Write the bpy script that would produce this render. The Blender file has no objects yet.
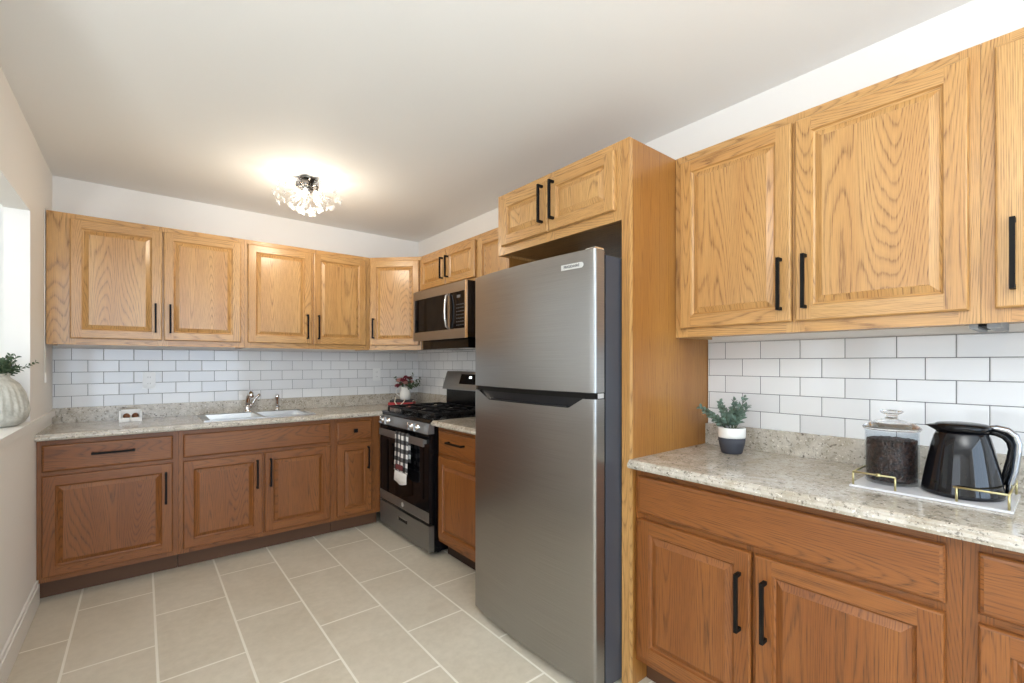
import bpy, math, random
from mathutils import Vector, Matrix
random.seed(7)
C = bpy.context.scene.collection
R_ = math.radians
SC = bpy.context.scene

# ------------------------------------------------------------------ camera
cam_d = bpy.data.cameras.new('camera')
cam_d.sensor_fit = 'HORIZONTAL'; cam_d.sensor_width = 36.0
cam_d.lens = 457.03 / 1024 * 36.0
cam_d.shift_x = 0.0
cam_d.shift_y = (363.0 - 341.5) / 1024.0
cam_d.clip_start = 0.02; cam_d.clip_end = 60
cam = bpy.data.objects.new('camera', cam_d); C.objects.link(cam)
cam.location = (0, 0, 1.2974)
cam.rotation_euler = (R_(90), 0, R_(-39.0))
SC.camera = cam
SC.view_settings.view_transform = 'Standard'
SC.view_settings.look = 'None'
SC.view_settings.exposure = 0.0
SC.view_settings.gamma = 1.0
SC.view_settings.use_curve_mapping = False

# ------------------------------------------------------------------ world and daylight
W = bpy.data.worlds.new('world'); SC.world = W; W.use_nodes = True
bg = W.node_tree.nodes['Background']
bg.inputs[0].default_value = (0.78, 0.88, 1.0, 1); bg.inputs[1].default_value = 1.0

def area(name, loc, rot, sx, sy, power, col, spread=180):
    l = bpy.data.lights.new(name, 'AREA'); l.shape = 'RECTANGLE'; l.size = sx; l.size_y = sy
    l.energy = power; l.color = col; l.spread = R_(spread)
    o = bpy.data.objects.new(name, l); C.objects.link(o); o.location = loc; o.rotation_euler = rot
    return o
# daylight entering at the rear window and at the side room's window
area('rear_window_daylight', (0.1, -2.9, 1.45), (R_(90), 0, 0), 3.0, 1.9, 92, (0.60, 0.78, 1.0))
area('side_window_daylight', (-3.3, 1.2, 1.5), (R_(90), 0, R_(-90)), 2.6, 1.7, 36, (0.86, 0.93, 1.0))
# added fill light bounced off the ceiling (its unseen stand is built further down)
area('added_bounce_fill', (-0.85, -0.75, 1.422), (R_(180), 0, 0), 0.22, 0.22, 125, (0.95, 0.98, 1.0))

# ------------------------------------------------------------------ dimensions
L, RT, D, CE = -0.442, 2.1255, 4.098, 2.49
F = D - 0.2876        # face of the back upper cabinets
G = RT - 0.2876       # face of the right upper cabinets
BF = D - 0.577        # face of the back base cabinets
BR = RT - 0.577       # face of the right base cabinets
ZB, ZT = 1.409, 2.198
HC = 0.914

# ------------------------------------------------------------------ materials
MATS = {}
class NT:
    def __init__(s, name):
        s.m = bpy.data.materials.new(name); s.m.use_nodes = True; s.t = s.m.node_tree; s.n = s.t.nodes
        s.b = s.n['Principled BSDF']; MATS[name] = s.m
    def new(s, typ, **kw):
        nd = s.n.new(typ)
        for k, v in kw.items():
            if k.startswith('i_'):
                nd.inputs[k[2:].replace('_', ' ')].default_value = v
            else: setattr(nd, k, v)
        return nd
    def link(s, a, b): s.t.links.new(a, b)
    def math(s, op, a, b=None, c=None):
        nd = s.n.new('ShaderNodeMath'); nd.operation = op
        for i, v in enumerate((a, b, c)):
            if v is None: continue
            if isinstance(v, (int, float)): nd.inputs[i].default_value = v
            else: s.link(v, nd.inputs[i])
        return nd.outputs[0]
    def ramp(s, fac, stops, interp='LINEAR'):
        nd = s.n.new('ShaderNodeValToRGB'); nd.color_ramp.interpolation = interp
        e = nd.color_ramp.elements
        while len(e) < len(stops): e.new(0.5)
        for i, (p, c) in enumerate(stops):
            e[i].position = p; e[i].color = (*c, 1) if len(c) == 3 else c
        s.link(fac, nd.inputs[0]); return nd.outputs[0]
    def mix(s, fac, a, b, mode='MIX'):
        nd = s.n.new('ShaderNodeMix'); nd.data_type = 'RGBA'; nd.blend_type = mode
        for i, v in ((0, fac), (6, a), (7, b)):
            if isinstance(v, (int, float)): nd.inputs[i].default_value = v
            elif isinstance(v, tuple): nd.inputs[i].default_value = (*v, 1)
            else: s.link(v, nd.inputs[i])
        return nd.outputs[2]
    def noise(s, vec, scale, detail=3, rough=0.5, dist=0.0):
        nd = s.n.new('ShaderNodeTexNoise'); nd.inputs['Scale'].default_value = scale
        nd.inputs['Detail'].default_value = detail; nd.inputs['Roughness'].default_value = rough
        nd.inputs['Distortion'].default_value = dist
        s.link(vec, nd.inputs['Vector']); return nd.outputs[0]
    def mapping(s, vec, scale=(1, 1, 1), loc=(0, 0, 0), rot=(0, 0, 0)):
        nd = s.n.new('ShaderNodeMapping'); nd.inputs['Scale'].default_value = scale
        nd.inputs['Location'].default_value = loc; nd.inputs['Rotation'].default_value = rot
        s.link(vec, nd.inputs[0]); return nd.outputs[0]
    def bump(s, h, strength=0.2, dist=0.002):
        nd = s.n.new('ShaderNodeBump'); nd.inputs['Strength'].default_value = strength
        nd.inputs['Distance'].default_value = dist
        s.link(h, nd.inputs['Height']); s.link(nd.outputs[0], s.b.inputs['Normal'])
    def set(s, **kw):
        for k, v in kw.items():
            k = k.replace('_', ' ')
            if isinstance(v, tuple) and len(v) == 3: v = (*v, 1)
            if hasattr(v, 'is_output') or isinstance(v, bpy.types.NodeSocket): s.link(v, s.b.inputs[k])
            else: s.b.inputs[k].default_value = v
        return s

def plain(name, col, rough=0.5, metal=0.0, **kw):
    n = NT(name); n.set(Base_Color=col, Roughness=rough, Metallic=metal, **kw); return n.m

def srgb(r, g, b):
    f = lambda c: (c / 255 / 12.92) if c / 255 <= 0.04045 else ((c / 255 + 0.055) / 1.055) ** 2.4
    return (f(r), f(g), f(b))

def wood(name, light, mid, dark, ringscale=78, coat=0.35, rough=0.33, stretch=(4.5, 0.38)):
    n = NT(name); uv = n.new('ShaderNodeUVMap').outputs[0]
    # cathedral figure: contour lines of a smooth field stretched along the grain (v)
    low = n.noise(n.mapping(uv, (*stretch, 1)), 1.0, 1.0, 0.4)
    sep = n.new('ShaderNodeSeparateXYZ'); n.link(uv, sep.inputs[0])
    fine = n.noise(n.mapping(uv, (90, 12, 1)), 1.0, 3, 0.6)
    field = n.math('ADD', n.math('MULTIPLY', low, ringscale), n.math('MULTIPLY', fine, 0.5))
    fr = n.math('FRACT', field)
    ringc = n.ramp(fr, [(0.0, (0.0,) * 3), (0.14, (0.8,) * 3), (0.5, (1, 1, 1)), (0.80, (0.75,) * 3), (1.0, (0.0,) * 3)])
    pores = n.noise(n.mapping(uv, (520, 9, 1)), 1.0, 2, 0.6)
    pm = n.ramp(pores, [(0.40, (0.35,) * 3), (0.56, (1, 1, 1))])
    tone = n.noise(n.mapping(uv, (6, 0.5, 1)), 1.0, 2, 0.5)
    base = n.mix(n.ramp(tone, [(0.3, (0, 0, 0)), (0.7, (1, 1, 1))]), mid, light)
    r1 = n.new('ShaderNodeRGBToBW'); n.link(ringc, r1.inputs[0])
    r2 = n.new('ShaderNodeRGBToBW'); n.link(pm, r2.inputs[0])
    amt = n.math('MULTIPLY', n.math('SUBTRACT', 1.0, r1.outputs[0]), n.math('SUBTRACT', 1.35, r2.outputs[0]))
    amt = n.math('ADD', amt, n.math('MULTIPLY', n.math('SUBTRACT', 1.0, r2.outputs[0]), 0.38))
    col = n.mix(n.math('MINIMUM', n.math('MULTIPLY', amt, 0.68), 1.0), base, dark)
    n.set(Base_Color=col, Roughness=rough)
    n.b.inputs['Coat Weight'].default_value = coat; n.b.inputs['Coat Roughness'].default_value = 0.18
    n.bump(n.math('ADD', r1.outputs[0], r2.outputs[0]), 0.12, 0.0006)
    return n.m
wood('oak', srgb(212, 166, 104), srgb(196, 144, 82), srgb(96, 52, 18))
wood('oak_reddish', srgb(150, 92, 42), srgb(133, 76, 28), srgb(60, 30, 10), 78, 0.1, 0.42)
wood('oak_veneer', srgb(178, 124, 60), srgb(162, 106, 46), srgb(112, 66, 24), 40, 0.15, 0.36, (9.0, 0.12))
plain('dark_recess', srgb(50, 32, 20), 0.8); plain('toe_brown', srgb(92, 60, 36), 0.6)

def wallpaint(name, col):
    n = NT(name); tc = n.new('ShaderNodeTexCoord').outputs['Object']
    n.set(Base_Color=col, Roughness=0.75); n.bump(n.noise(tc, 220, 3, 0.6), 0.08, 0.001); return n.m
wallpaint('wall_paint', srgb(243, 240, 235))
wallpaint('ceiling_paint', srgb(243, 243, 241))
plain('white_trim', srgb(240, 236, 230), 0.35)

def floor_mat():
    n = NT('floor_tile'); tc = n.new('ShaderNodeTexCoord').outputs['Object']
    sep = n.new('ShaderNodeSeparateXYZ'); n.link(tc, sep.inputs[0])
    cmb = n.new('ShaderNodeCombineXYZ')
    n.link(n.math('ADD', sep.outputs[1], -2.66 + 0.3145 + 0.629 * 12), cmb.inputs[0])
    n.link(n.math('ADD', sep.outputs[0], -0.995 + 0.3145 * 20), cmb.inputs[1])
    br = n.new('ShaderNodeTexBrick'); br.offset = 0.5; br.offset_frequency = 2; br.squash = 1.0
    br.inputs['Scale'].default_value = 1.0; br.inputs['Brick Width'].default_value = 0.629
    br.inputs['Row Height'].default_value = 0.3145; br.inputs['Mortar Size'].default_value = 0.0058
    br.inputs['Mortar Smooth'].default_value = 0.3
    br.inputs['Color1'].default_value = (0, 0, 0, 1); br.inputs['Color2'].default_value = (1, 1, 1, 1)
    n.link(cmb.outputs[0], br.inputs['Vector'])
    t = n.noise(tc, 2.6, 5, 0.62, 0.6); t2 = n.noise(tc, 24, 4, 0.65)
    c = n.mix(n.ramp(t, [(0.3, (0, 0, 0)), (0.7, (1, 1, 1))]), srgb(200, 189, 168), srgb(218, 209, 191))
    c = n.mix(0.22, c, n.ramp(t2, [(0.35, srgb(176, 164, 142)), (0.65, srgb(224, 214, 196))]))
    bw = n.new('ShaderNodeRGBToBW'); n.link(br.outputs['Color'], bw.inputs[0])
    c = n.mix(n.math('MULTIPLY', bw.outputs[0], 0.30), c, srgb(216, 206, 188))
    c = n.mix(br.outputs['Fac'], c, srgb(240, 234, 220))
    n.set(Base_Color=c, Roughness=n.ramp(t2, [(0.3, (0.34,) * 3), (0.7, (0.48,) * 3)]))
    h = n.math('SUBTRACT', n.math('MULTIPLY', t2, 0.25), br.outputs['Fac'])
    n.bump(h, 0.35, 0.0015)
floor_mat()

def tile_mat(name, axis, joint, zc):
    # subway tile: rows 0.0777 high, tiles 0.1557 long, running bond
    n = NT(name); tc = n.new('ShaderNodeTexCoord').outputs['Object']
    sep = n.new('ShaderNodeSeparateXYZ'); n.link(tc, sep.inputs[0])
    w, h = 0.1557, 0.0777
    cmb = n.new('ShaderNodeCombineXYZ')
    n.link(n.math('ADD', sep.outputs[axis], -joint + w / 2 + w * 60), cmb.inputs[0])
    n.link(n.math('ADD', sep.outputs[2], -zc + h * 20), cmb.inputs[1])
    def brick(mortar, smooth):
        br = n.new('ShaderNodeTexBrick'); br.offset = 0.5; br.offset_frequency = 2
        for k, v in (('Scale', 1.0), ('Brick Width', w), ('Row Height', h), ('Mortar Size', mortar), ('Mortar Smooth', smooth)):
            br.inputs[k].default_value = v
        br.inputs['Color1'].default_value = (0, 0, 0, 1); br.inputs['Color2'].default_value = (1, 1, 1, 1)
        n.link(cmb.outputs[0], br.inputs['Vector']); return br
    b1 = brick(0.0012, 0.05); b2 = brick(0.004, 0.9)
    bw = n.new('ShaderNodeRGBToBW'); n.link(b1.outputs['Color'], bw.inputs[0])
    c = n.mix(bw.outputs[0], srgb(226, 226, 226), srgb(236, 236, 235))
    c = n.mix(n.math('MULTIPLY', b1.outputs['Fac'], 1.0), c, srgb(92, 92, 96))
    n.set(Base_Color=c, Roughness=n.math('ADD', n.math('MULTIPLY', b1.outputs['Fac'], 0.5), 0.10))
    wav = n.noise(tc, 9, 2, 0.5)
    hgt = n.math('SUBTRACT', n.math('ADD', n.math('MULTIPLY', wav, 0.25), n.math('MULTIPLY', bw.outputs[0], 0.25)), b2.outputs['Fac'])
    n.bump(hgt, 0.5, 0.0015)
tile_mat('subway_tile_back', 0, 0.113, 1.316)
tile_mat('subway_tile_right', 1, 0.253, 1.316)

def granite(name, base, lt, dk):
    n = NT(name); tc = n.new('ShaderNodeTexCoord').outputs['Object']
    a = n.noise(tc, 11, 4, 0.65, 0.8); b = n.noise(tc, 62, 4, 0.75); d = n.noise(n.mapping(tc, loc=(3, 7, 1)), 105, 3, 0.6)
    e = n.noise(n.mapping(tc, loc=(9, 2, 5)), 34, 5, 0.75, 0.4)
    c = n.mix(n.ramp(a, [(0.35, (0, 0, 0)), (0.65, (1, 1, 1))]), base, lt)
    c = n.mix(n.ramp(e, [(0.54, (0, 0, 0)), (0.66, (0.7,) * 3)]), c, srgb(150, 140, 126))
    c = n.mix(n.ramp(b, [(0.56, (0, 0, 0)), (0.64, (0.8,) * 3)]), c, dk)
    c = n.mix(n.ramp(d, [(0.60, (0, 0, 0)), (0.68, (0.9,) * 3)]), c, srgb(238, 232, 220))
    f = n.noise(n.mapping(tc, loc=(1, 5, 8)), 75, 3, 0.7)
    c = n.mix(n.ramp(f, [(0.66, (0, 0, 0)), (0.70, (0.85,) * 3)]), c, srgb(70, 58, 50))
    n.set(Base_Color=c, Roughness=0.14)
granite('granite_laminate', srgb(180, 170, 153), srgb(206, 199, 187), srgb(98, 90, 80))

def steel(name, axis, base=0.60, rough=0.27):
    n = NT(name); tc = n.new('ShaderNodeTexCoord').outputs['Object']
    sc = [2.0, 2.0, 2.0]; sc = (3, 3, 900) if axis == 'h' else (900, 900, 3)
    s_ = n.noise(n.mapping(tc, sc), 1.0, 2, 0.6)
    n.set(Base_Color=n.ramp(s_, [(0.3, (base * 0.90, base * 0.88, base * 0.85)), (0.7, (base * 1.08, base * 1.05, base * 1.01))]), Metallic=1.0, Roughness=rough)
    n.b.inputs['Anisotropic'].default_value = 0.6
    return n.m
steel('brushed_steel', 'h', 0.35, 0.30)
steel('range_steel', 'h', 0.30, 0.46)
plain('chrome', (0.82, 0.82, 0.82), 0.08, 1.0)
plain('steel_edge', (0.85, 0.85, 0.85), 0.22, 1.0)
plain('sink_steel', (0.50, 0.49, 0.47), 0.33, 1.0)
plain('matte_black', (0.004, 0.0035, 0.003), 0.6, IOR=1.3)
plain('gloss_black', (0.004, 0.004, 0.005), 0.05, IOR=1.22); plain('handle_chrome', (0.5, 0.53, 0.58), 0.12, 1.0); plain('carafe_black', (0.004, 0.004, 0.006), 0.06)
plain('enamel_black', (0.005, 0.005, 0.006), 0.16, IOR=1.35)
plain('cast_iron', (0.008, 0.008, 0.009), 0.45, IOR=1.35)
plain('fridge_side_grey', srgb(62, 66, 74), 0.38); plain('dark_chrome', (0.22, 0.21, 0.20), 0.12, 1.0)
plain('dark_plastic', (0.012, 0.012, 0.014), 0.35, IOR=1.35)
plain('grey_plastic', srgb(150, 150, 150), 0.4)
plain('keypad_grey', srgb(96, 96, 98), 0.5)
plain('gold_metal', srgb(200, 188, 140), 0.35, 1.0)
plain('white_ceramic', srgb(240, 238, 232), 0.2)
plain('white_marble', srgb(225, 224, 226), 0.12)
plain('charcoal_ceramic', srgb(62, 64, 72), 0.7)
plain('soil', srgb(40, 30, 24), 0.9)
plain('badge_silver', srgb(225, 225, 222), 0.35, 0.4)
plain('badge_text', srgb(90, 90, 92), 0.5)
plain('brown_glaze', srgb(112, 66, 34), 0.3)
plain('red_cover', srgb(176, 42, 44), 0.5)
plain('dark_cover', srgb(40, 30, 32), 0.5)
plain('cream_ribbon', srgb(238, 228, 206), 0.6)
plain('petal_red', srgb(128, 40, 52), 0.6)
plain('petal_pink', srgb(205, 150, 140), 0.6)
plain('leaf_green', srgb(70, 90, 62), 0.6)
plain('leaf_sage', srgb(112, 134, 118), 0.6)
plain('stem_green', srgb(86, 92, 60), 0.6)
plain('outlet_white', srgb(238, 238, 236), 0.3)
plain('socket_dark', srgb(60, 58, 56), 0.6)
plain('led_lens', srgb(235, 235, 228), 0.3)
def emis(name, col, s):
    n = NT(name); n.set(Base_Color=col, Roughness=0.3); n.b.inputs['Emission Color'].default_value = (*col, 1)
    n.b.inputs['Emission Strength'].default_value = s
emis('bulb_glow', (1.0, 0.95, 0.87), 1.6)
emis('clock_glow', (0.9, 1.0, 1.0), 2.5)
def glass(name, rough=0.0, col=(1, 1, 1)):
    n = NT(name); n.set(Base_Color=col, Roughness=rough); n.b.inputs['Transmission Weight'].default_value = 1.0
    n.b.inputs['IOR'].default_value = 1.45; return n.m
plain('crystal_white', (0.80, 0.80, 0.80), 0.12, 0.0, Transmission_Weight=0.35); glass('clear_glass'); glass('crystal', 0.03)
def thin_glass(name):   # flat thin panes and thin blown glass: clear with a glossy sheen
    n = NT(name); tr = n.new('ShaderNodeBsdfTransparent'); gl = n.new('ShaderNodeBsdfGlossy'); gl.inputs['Roughness'].default_value = 0.02
    lw = n.new('ShaderNodeLayerWeight'); lw.inputs[0].default_value = 0.28
    tr.inputs[0].default_value = (0.90, 0.92, 0.94, 1)
    mx = n.new('ShaderNodeMixShader'); n.link(n.math('ADD', n.math('MULTIPLY', n.math('POWER', lw.outputs['Facing'], 3.0), 0.55), 0.02), mx.inputs[0]); n.link(tr.outputs[0], mx.inputs[1]); n.link(gl.outputs[0], mx.inputs[2])
    n.link(mx.outputs[0], n.n['Material Output'].inputs[0])
thin_glass('jar_glass')
def vase_mat():
    n = NT('vase_ceramic'); tc = n.new('ShaderNodeTexCoord').outputs['Object']
    v = n.new('ShaderNodeTexVoronoi'); v.inputs['Scale'].default_value = 70; n.link(tc, v.inputs['Vector'])
    c = n.ramp(n.noise(tc, 30, 4, 0.6), [(0.3, srgb(176, 176, 166)), (0.7, srgb(214, 213, 204))])
    n.set(Base_Color=c, Roughness=0.45); n.bump(v.outputs[0], 0.5, 0.003)
vase_mat()
def bean_mat():
    n = NT('coffee_bean'); tc = n.new('ShaderNodeTexCoord').outputs['Object']
    n.set(Base_Color=n.ramp(n.noise(tc, 90, 2, 0.5), [(0.35, srgb(12, 7, 6)), (0.64, srgb(72, 46, 34))]), Roughness=0.28)
bean_mat()
def gingham():
    n = NT('gingham_cloth'); uv = n.new('ShaderNodeUVMap').outputs[0]
    sep = n.new('ShaderNodeSeparateXYZ'); n.link(uv, sep.inputs[0])
    a = n.math('GREATER_THAN', n.math('FRACT', n.math('MULTIPLY', sep.outputs[0], 16)), 0.5)
    b = n.math('GREATER_THAN', n.math('FRACT', n.math('MULTIPLY', sep.outputs[1], 16)), 0.5)
    s_ = n.math('MULTIPLY', n.math('ADD', a, b), 0.5)
    c = n.ramp(s_, [(0.0, srgb(242, 240, 236)), (0.4, srgb(90, 90, 92)), (0.9, srgb(16, 16, 18))], 'CONSTANT')
    n.set(Base_Color=c, Roughness=0.85)
gingham()
plain('white_cloth', srgb(236, 234, 230), 0.9)
plain('print_red', srgb(110, 50, 52), 0.85)
plain('window_daylight_glass', (0.9, 0.95, 1.0), 0.1, 0.0)

# ------------------------------------------------------------------ mesh builder
class MB:
    def __init__(s): s.v = []; s.f = []; s.m = []; s.uv = []; s.sm = []
    def add(s, verts, faces, mat=0, uvs=None, smooth=False):
        o = len(s.v); s.v += [tuple(p) for p in verts]
        for i, f in enumerate(faces):
            s.f.append([o + k for k in f]); s.m.append(mat); s.sm.append(smooth)
            s.uv.append(uvs[i] if uvs else None)
    def quad(s, pts, grain=(0, 0, 1), off=(0, 0), mat=0):
        g = Vector(grain); P = [Vector(p) for p in pts]
        nrm = (P[1] - P[0]).cross(P[2] - P[0])
        if nrm.length < 1e-12 and len(P) > 3: nrm = (P[2] - P[0]).cross(P[3] - P[0])
        nrm.normalize() if nrm.length > 0 else None
        if abs(nrm.dot(g)) > 0.9: g = Vector((1, 0, 0)) if abs(nrm.x) < 0.5 else Vector((0, 1, 0))
        g = (g - nrm * g.dot(nrm)).normalized(); u = nrm.cross(g)
        s.add(P, [list(range(len(P)))], mat, [[(p.dot(u) + off[0], p.dot(g) + off[1]) for p in P]])
    def box(s, x0, x1, y0, y1, z0, z1, grain=(0, 0, 1), mat=0, off=None):
        if x0 > x1: x0, x1 = x1, x0
        if y0 > y1: y0, y1 = y1, y0
        off = off or (random.uniform(0, 40), random.uniform(0, 40))
        q = lambda *p: s.quad(p, grain, off, mat)
        q((x0, y0, z0), (x0, y0, z1), (x0, y1, z1), (x0, y1, z0))
        q((x1, y0, z0), (x1, y1, z0), (x1, y1, z1), (x1, y0, z1))
        q((x0, y0, z0), (x1, y0, z0), (x1, y0, z1), (x0, y0, z1))
        q((x0, y1, z0), (x0, y1, z1), (x1, y1, z1), (x1, y1, z0))
        q((x0, y0, z1), (x1, y0, z1), (x1, y1, z1), (x0, y1, z1))
        q((x0, y0, z0), (x0, y1, z0), (x1, y1, z0), (x1, y0, z0))
        return s
    def prism(s, poly, z0, z1, mat=0, grain=(0, 0, 1), axis='z', smooth=False):
        off = (random.uniform(0, 40), random.uniform(0, 40))
        def P(a, b, c):
            return {'z': (a, b, c), 'x': (c, a, b), 'y': (b, c, a)}[axis]
        n = len(poly)
        for i in range(n):
            a, b = poly[i], poly[(i + 1) % n]
            s.quad([P(*a, z0), P(*b, z0), P(*b, z1), P(*a, z1)], grain, off, mat)
            s.sm[-1] = smooth
        s.quad([P(*p, z1) for p in poly], grain, off, mat)
        s.quad([P(*p, z0) for p in reversed(poly)], grain, off, mat)
        return s
    def lathe(s, prof, seg=32, cx=0, cy=0, cz=0, mat=0, rad=None, axis='z', smooth=True, closed=False):
        vs = []
        for (r, z) in prof:
            for k in range(seg):
                a = 2 * math.pi * k / seg; rr = r if rad is None else rad(r, z, a)
                p = (rr * math.cos(a), rr * math.sin(a), z)
                if axis == 'x': p = (p[2], p[0], p[1])
                if axis == 'y': p = (p[1], p[2], p[0])
                vs.append((cx + p[0], cy + p[1], cz + p[2]))
        fs = []
        n = len(prof)
        for i in range(n - 1 if not closed else n):
            for k in range(seg):
                a = i * seg + k; b = i * seg + (k + 1) % seg; i2 = (i + 1) % n
                fs.append([a, b, i2 * seg + (k + 1) % seg, i2 * seg + k])
        if not closed:
            if prof[0][0] > 1e-6: fs.append(list(reversed(range(seg))))
            if prof[-1][0] > 1e-6: fs.append([(n - 1) * seg + k for k in range(seg)])
        s.add(vs, fs, mat, None, smooth); return s
    def tube(s, pts, r, seg=10, mat=0, squash=None, caps=True):
        pts = [Vector(p) for p in pts]; rs = r if isinstance(r, (list, tuple)) else [r] * len(pts)
        t0 = (pts[1] - pts[0]).normalized(); up = Vector((0, 0, 1)) if abs(t0.z) < 0.9 else Vector((1, 0, 0))
        nrm = (up - t0 * up.dot(t0)).normalized(); vs = []
        for i, p in enumerate(pts):
            t = (pts[min(i + 1, len(pts) - 1)] - pts[max(i - 1, 0)]).normalized()
            nrm = (nrm - t * nrm.dot(t)).normalized(); b = t.cross(nrm)
            for k in range(seg):
                a = 2 * math.pi * k / seg
                vs.append(p + (nrm * math.cos(a) * (squash or 1) + b * math.sin(a)) * rs[i])
        fs = [[i * seg + k, i * seg + (k + 1) % seg, (i + 1) * seg + (k + 1) % seg, (i + 1) * seg + k] for i in range(len(pts) - 1) for k in range(seg)]
        if caps:
            fs.append(list(reversed(range(seg)))); fs.append([(len(pts) - 1) * seg + k for k in range(seg)])
        s.add(vs, fs, mat, None, True); return s
    def ball(s, c, r, seg=12, mat=0, sz=1.0):
        prof = [(max(math.sin(math.pi * i / (seg // 2)) * r, 1e-7), -math.cos(math.pi * i / (seg // 2)) * r * sz) for i in range(seg // 2 + 1)]
        return s.lathe(prof, seg, *c, mat=mat)
    def leaf(s, base, dirv, ln, wd, mat=0, cup=0.25, upv=None):
        d = Vector(dirv).normalized(); upv = Vector(upv or (random.uniform(-1, 1), random.uniform(-1, 1), random.uniform(0.2, 1)))
        sd = d.cross(upv); sd = sd.normalized() if sd.length > 1e-4 else Vector((1, 0, 0)); n = sd.cross(d).normalized()
        b = Vector(base); th = n * (0.0006)
        mid = [b, b + d * ln * .35 + n * 0.0, b + d * ln * .75, b + d * ln - n * ln * cup * .4]
        l1 = b + d * ln * .35 + sd * wd * .5 + n * wd * cup; r1 = b + d * ln * .35 - sd * wd * .5 + n * wd * cup
        l2 = b + d * ln * .72 + sd * wd * .42 + n * wd * cup * .7; r2 = b + d * ln * .72 - sd * wd * .42 + n * wd * cup * .7
        vs = [mid[0], mid[1], mid[2], mid[3], l1, l2, r1, r2]
        vs2 = [p - th for p in vs]
        f = [[0, 1, 4], [1, 2, 5, 4], [2, 3, 5], [0, 6, 1], [1, 6, 7, 2], [2, 7, 3]]
        f2 = [[8 + k for k in reversed(q)] for q in f]
        rim = [0, 4, 5, 3, 7, 6]
        f3 = [[rim[i], rim[(i + 1) % 6], 8 + rim[(i + 1) % 6], 8 + rim[i]] for i in range(6)]
        s.add(vs + vs2, f + f2 + f3, mat, None, True)
    def build(s, name, mats, parent=None, origin=None, bevel=0.0, mod=None):
        if isinstance(mats, str): mats = [mats]
        vs = [Vector(p) for p in s.v]
        lo = Vector([min(p[i] for p in vs) for i in range(3)]); hi = Vector([max(p[i] for p in vs) for i in range(3)])
        org = Vector(origin) if origin is not None else ((lo + hi) / 2 if parent is not None else Vector(((lo.x + hi.x) / 2, (lo.y + hi.y) / 2, lo.z)))
        if name in WORLDC: org = Vector((0, 0, 0))
        me = bpy.data.meshes.new(name); me.from_pydata([p - org for p in vs], [], s.f)
        ul = me.uv_layers.new(name='UVMap')
        for pi, p in enumerate(me.polygons):
            p.material_index = s.m[pi]; p.use_smooth = s.sm[pi]
            if s.uv[pi]:
                for li, uv in zip(p.loop_indices, s.uv[pi]): ul.data[li].uv = uv
        for m in mats: me.materials.append(MATS[m])
        o = bpy.data.objects.new(name, me); C.objects.link(o)
        if parent is not None:
            o.parent = parent; o.location = org - WO[parent.name]
        else: o.location = org
        WO[o.name] = org
        if bevel:
            b = o.modifiers.new('bevel', 'BEVEL'); b.width = bevel; b.segments = 2; b.limit_method = 'ANGLE'; b.angle_limit = R_(40)
        return o
WO = {}
WORLDC = {'floor', 'wall_back', 'wall_right', 'wall_left', 'ceiling', 'tile_backsplash'}
def thing(name, label, cat, loc, group=None):
    o = bpy.data.objects.new(name, None); C.objects.link(o); o.location = loc; o.empty_display_size = 0.05
    WO[o.name] = Vector(loc); o['label'] = label; o['category'] = cat
    if group: o['group'] = group
    return o
def tag(o, label, cat, group=None, kind=None):
    o['label'] = label; o['category'] = cat
    if group: o['group'] = group
    if kind: o['kind'] = kind
    return o
def struct(o): o['kind'] = 'structure'; return o

# ------------------------------------------------------------------ room shell
E2 = -3.0; FL = -3.6
m = MB(); m.box(FL, RT + .12, E2, D + .12, -0.1, 0); struct(m.build('floor', 'floor_tile'))
m = MB(); m.box(FL, RT + .12, E2, D + .12, CE, CE + 0.1); struct(m.build('ceiling', 'ceiling_paint'))
m = MB(); m.box(FL, RT + .12, D, D + .12, 0, CE); wb = struct(m.build('wall_back', 'wall_paint'))
m = MB(); m.box(RT, RT + .12, E2, D, 0, CE); wr = struct(m.build('wall_right', 'wall_paint'))
LW = 0.092
m = MB()
m.box(L - LW, L, 3.35, D, 0, CE)                 # pier beside the cabinets
m.box(L - LW, L, 1.35, 3.35, 0, 0.962)           # half wall
m.box(L - LW, L, 1.35, 3.35, 2.072, CE)          # header
m.box(L - LW, L, 1.05, 1.35, 0, CE)
wl = struct(m.build('wall_left', 'wall_paint'))
m = MB(); m.box(L - 0.30, L + 0.016, 1.352, 3.348, 0.9625, 1.0); struct(m.build('trim_1', 'white_trim', bevel=.004))
m = MB(); m.box(L + 0.0005, L + 0.016, 3.3485, 4.066, 0.9625, 1.0); struct(m.build('trim_2', 'white_trim', bevel=.004))
m = MB(); m.prism([(0.0, L + .0005), (0, L + .0005)], 0, 0) if 0 else None
m.prism([(L + .0005, 0.001), (L + .014, 0.001), (L + .014, .105), (L + .006, .128), (L + .0005, .13)], 1.05, BF + .068, axis='y') if 0 else None
for (a, b, z0, z1) in ((L + .0005, L + .014, .001, .108), (L + .0005, L + .009, .108, .128)):
    m.box(a, b, 1.05, BF - .003, z0, z1)
struct(m.build('baseboard_left', 'white_trim', bevel=.002))
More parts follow.
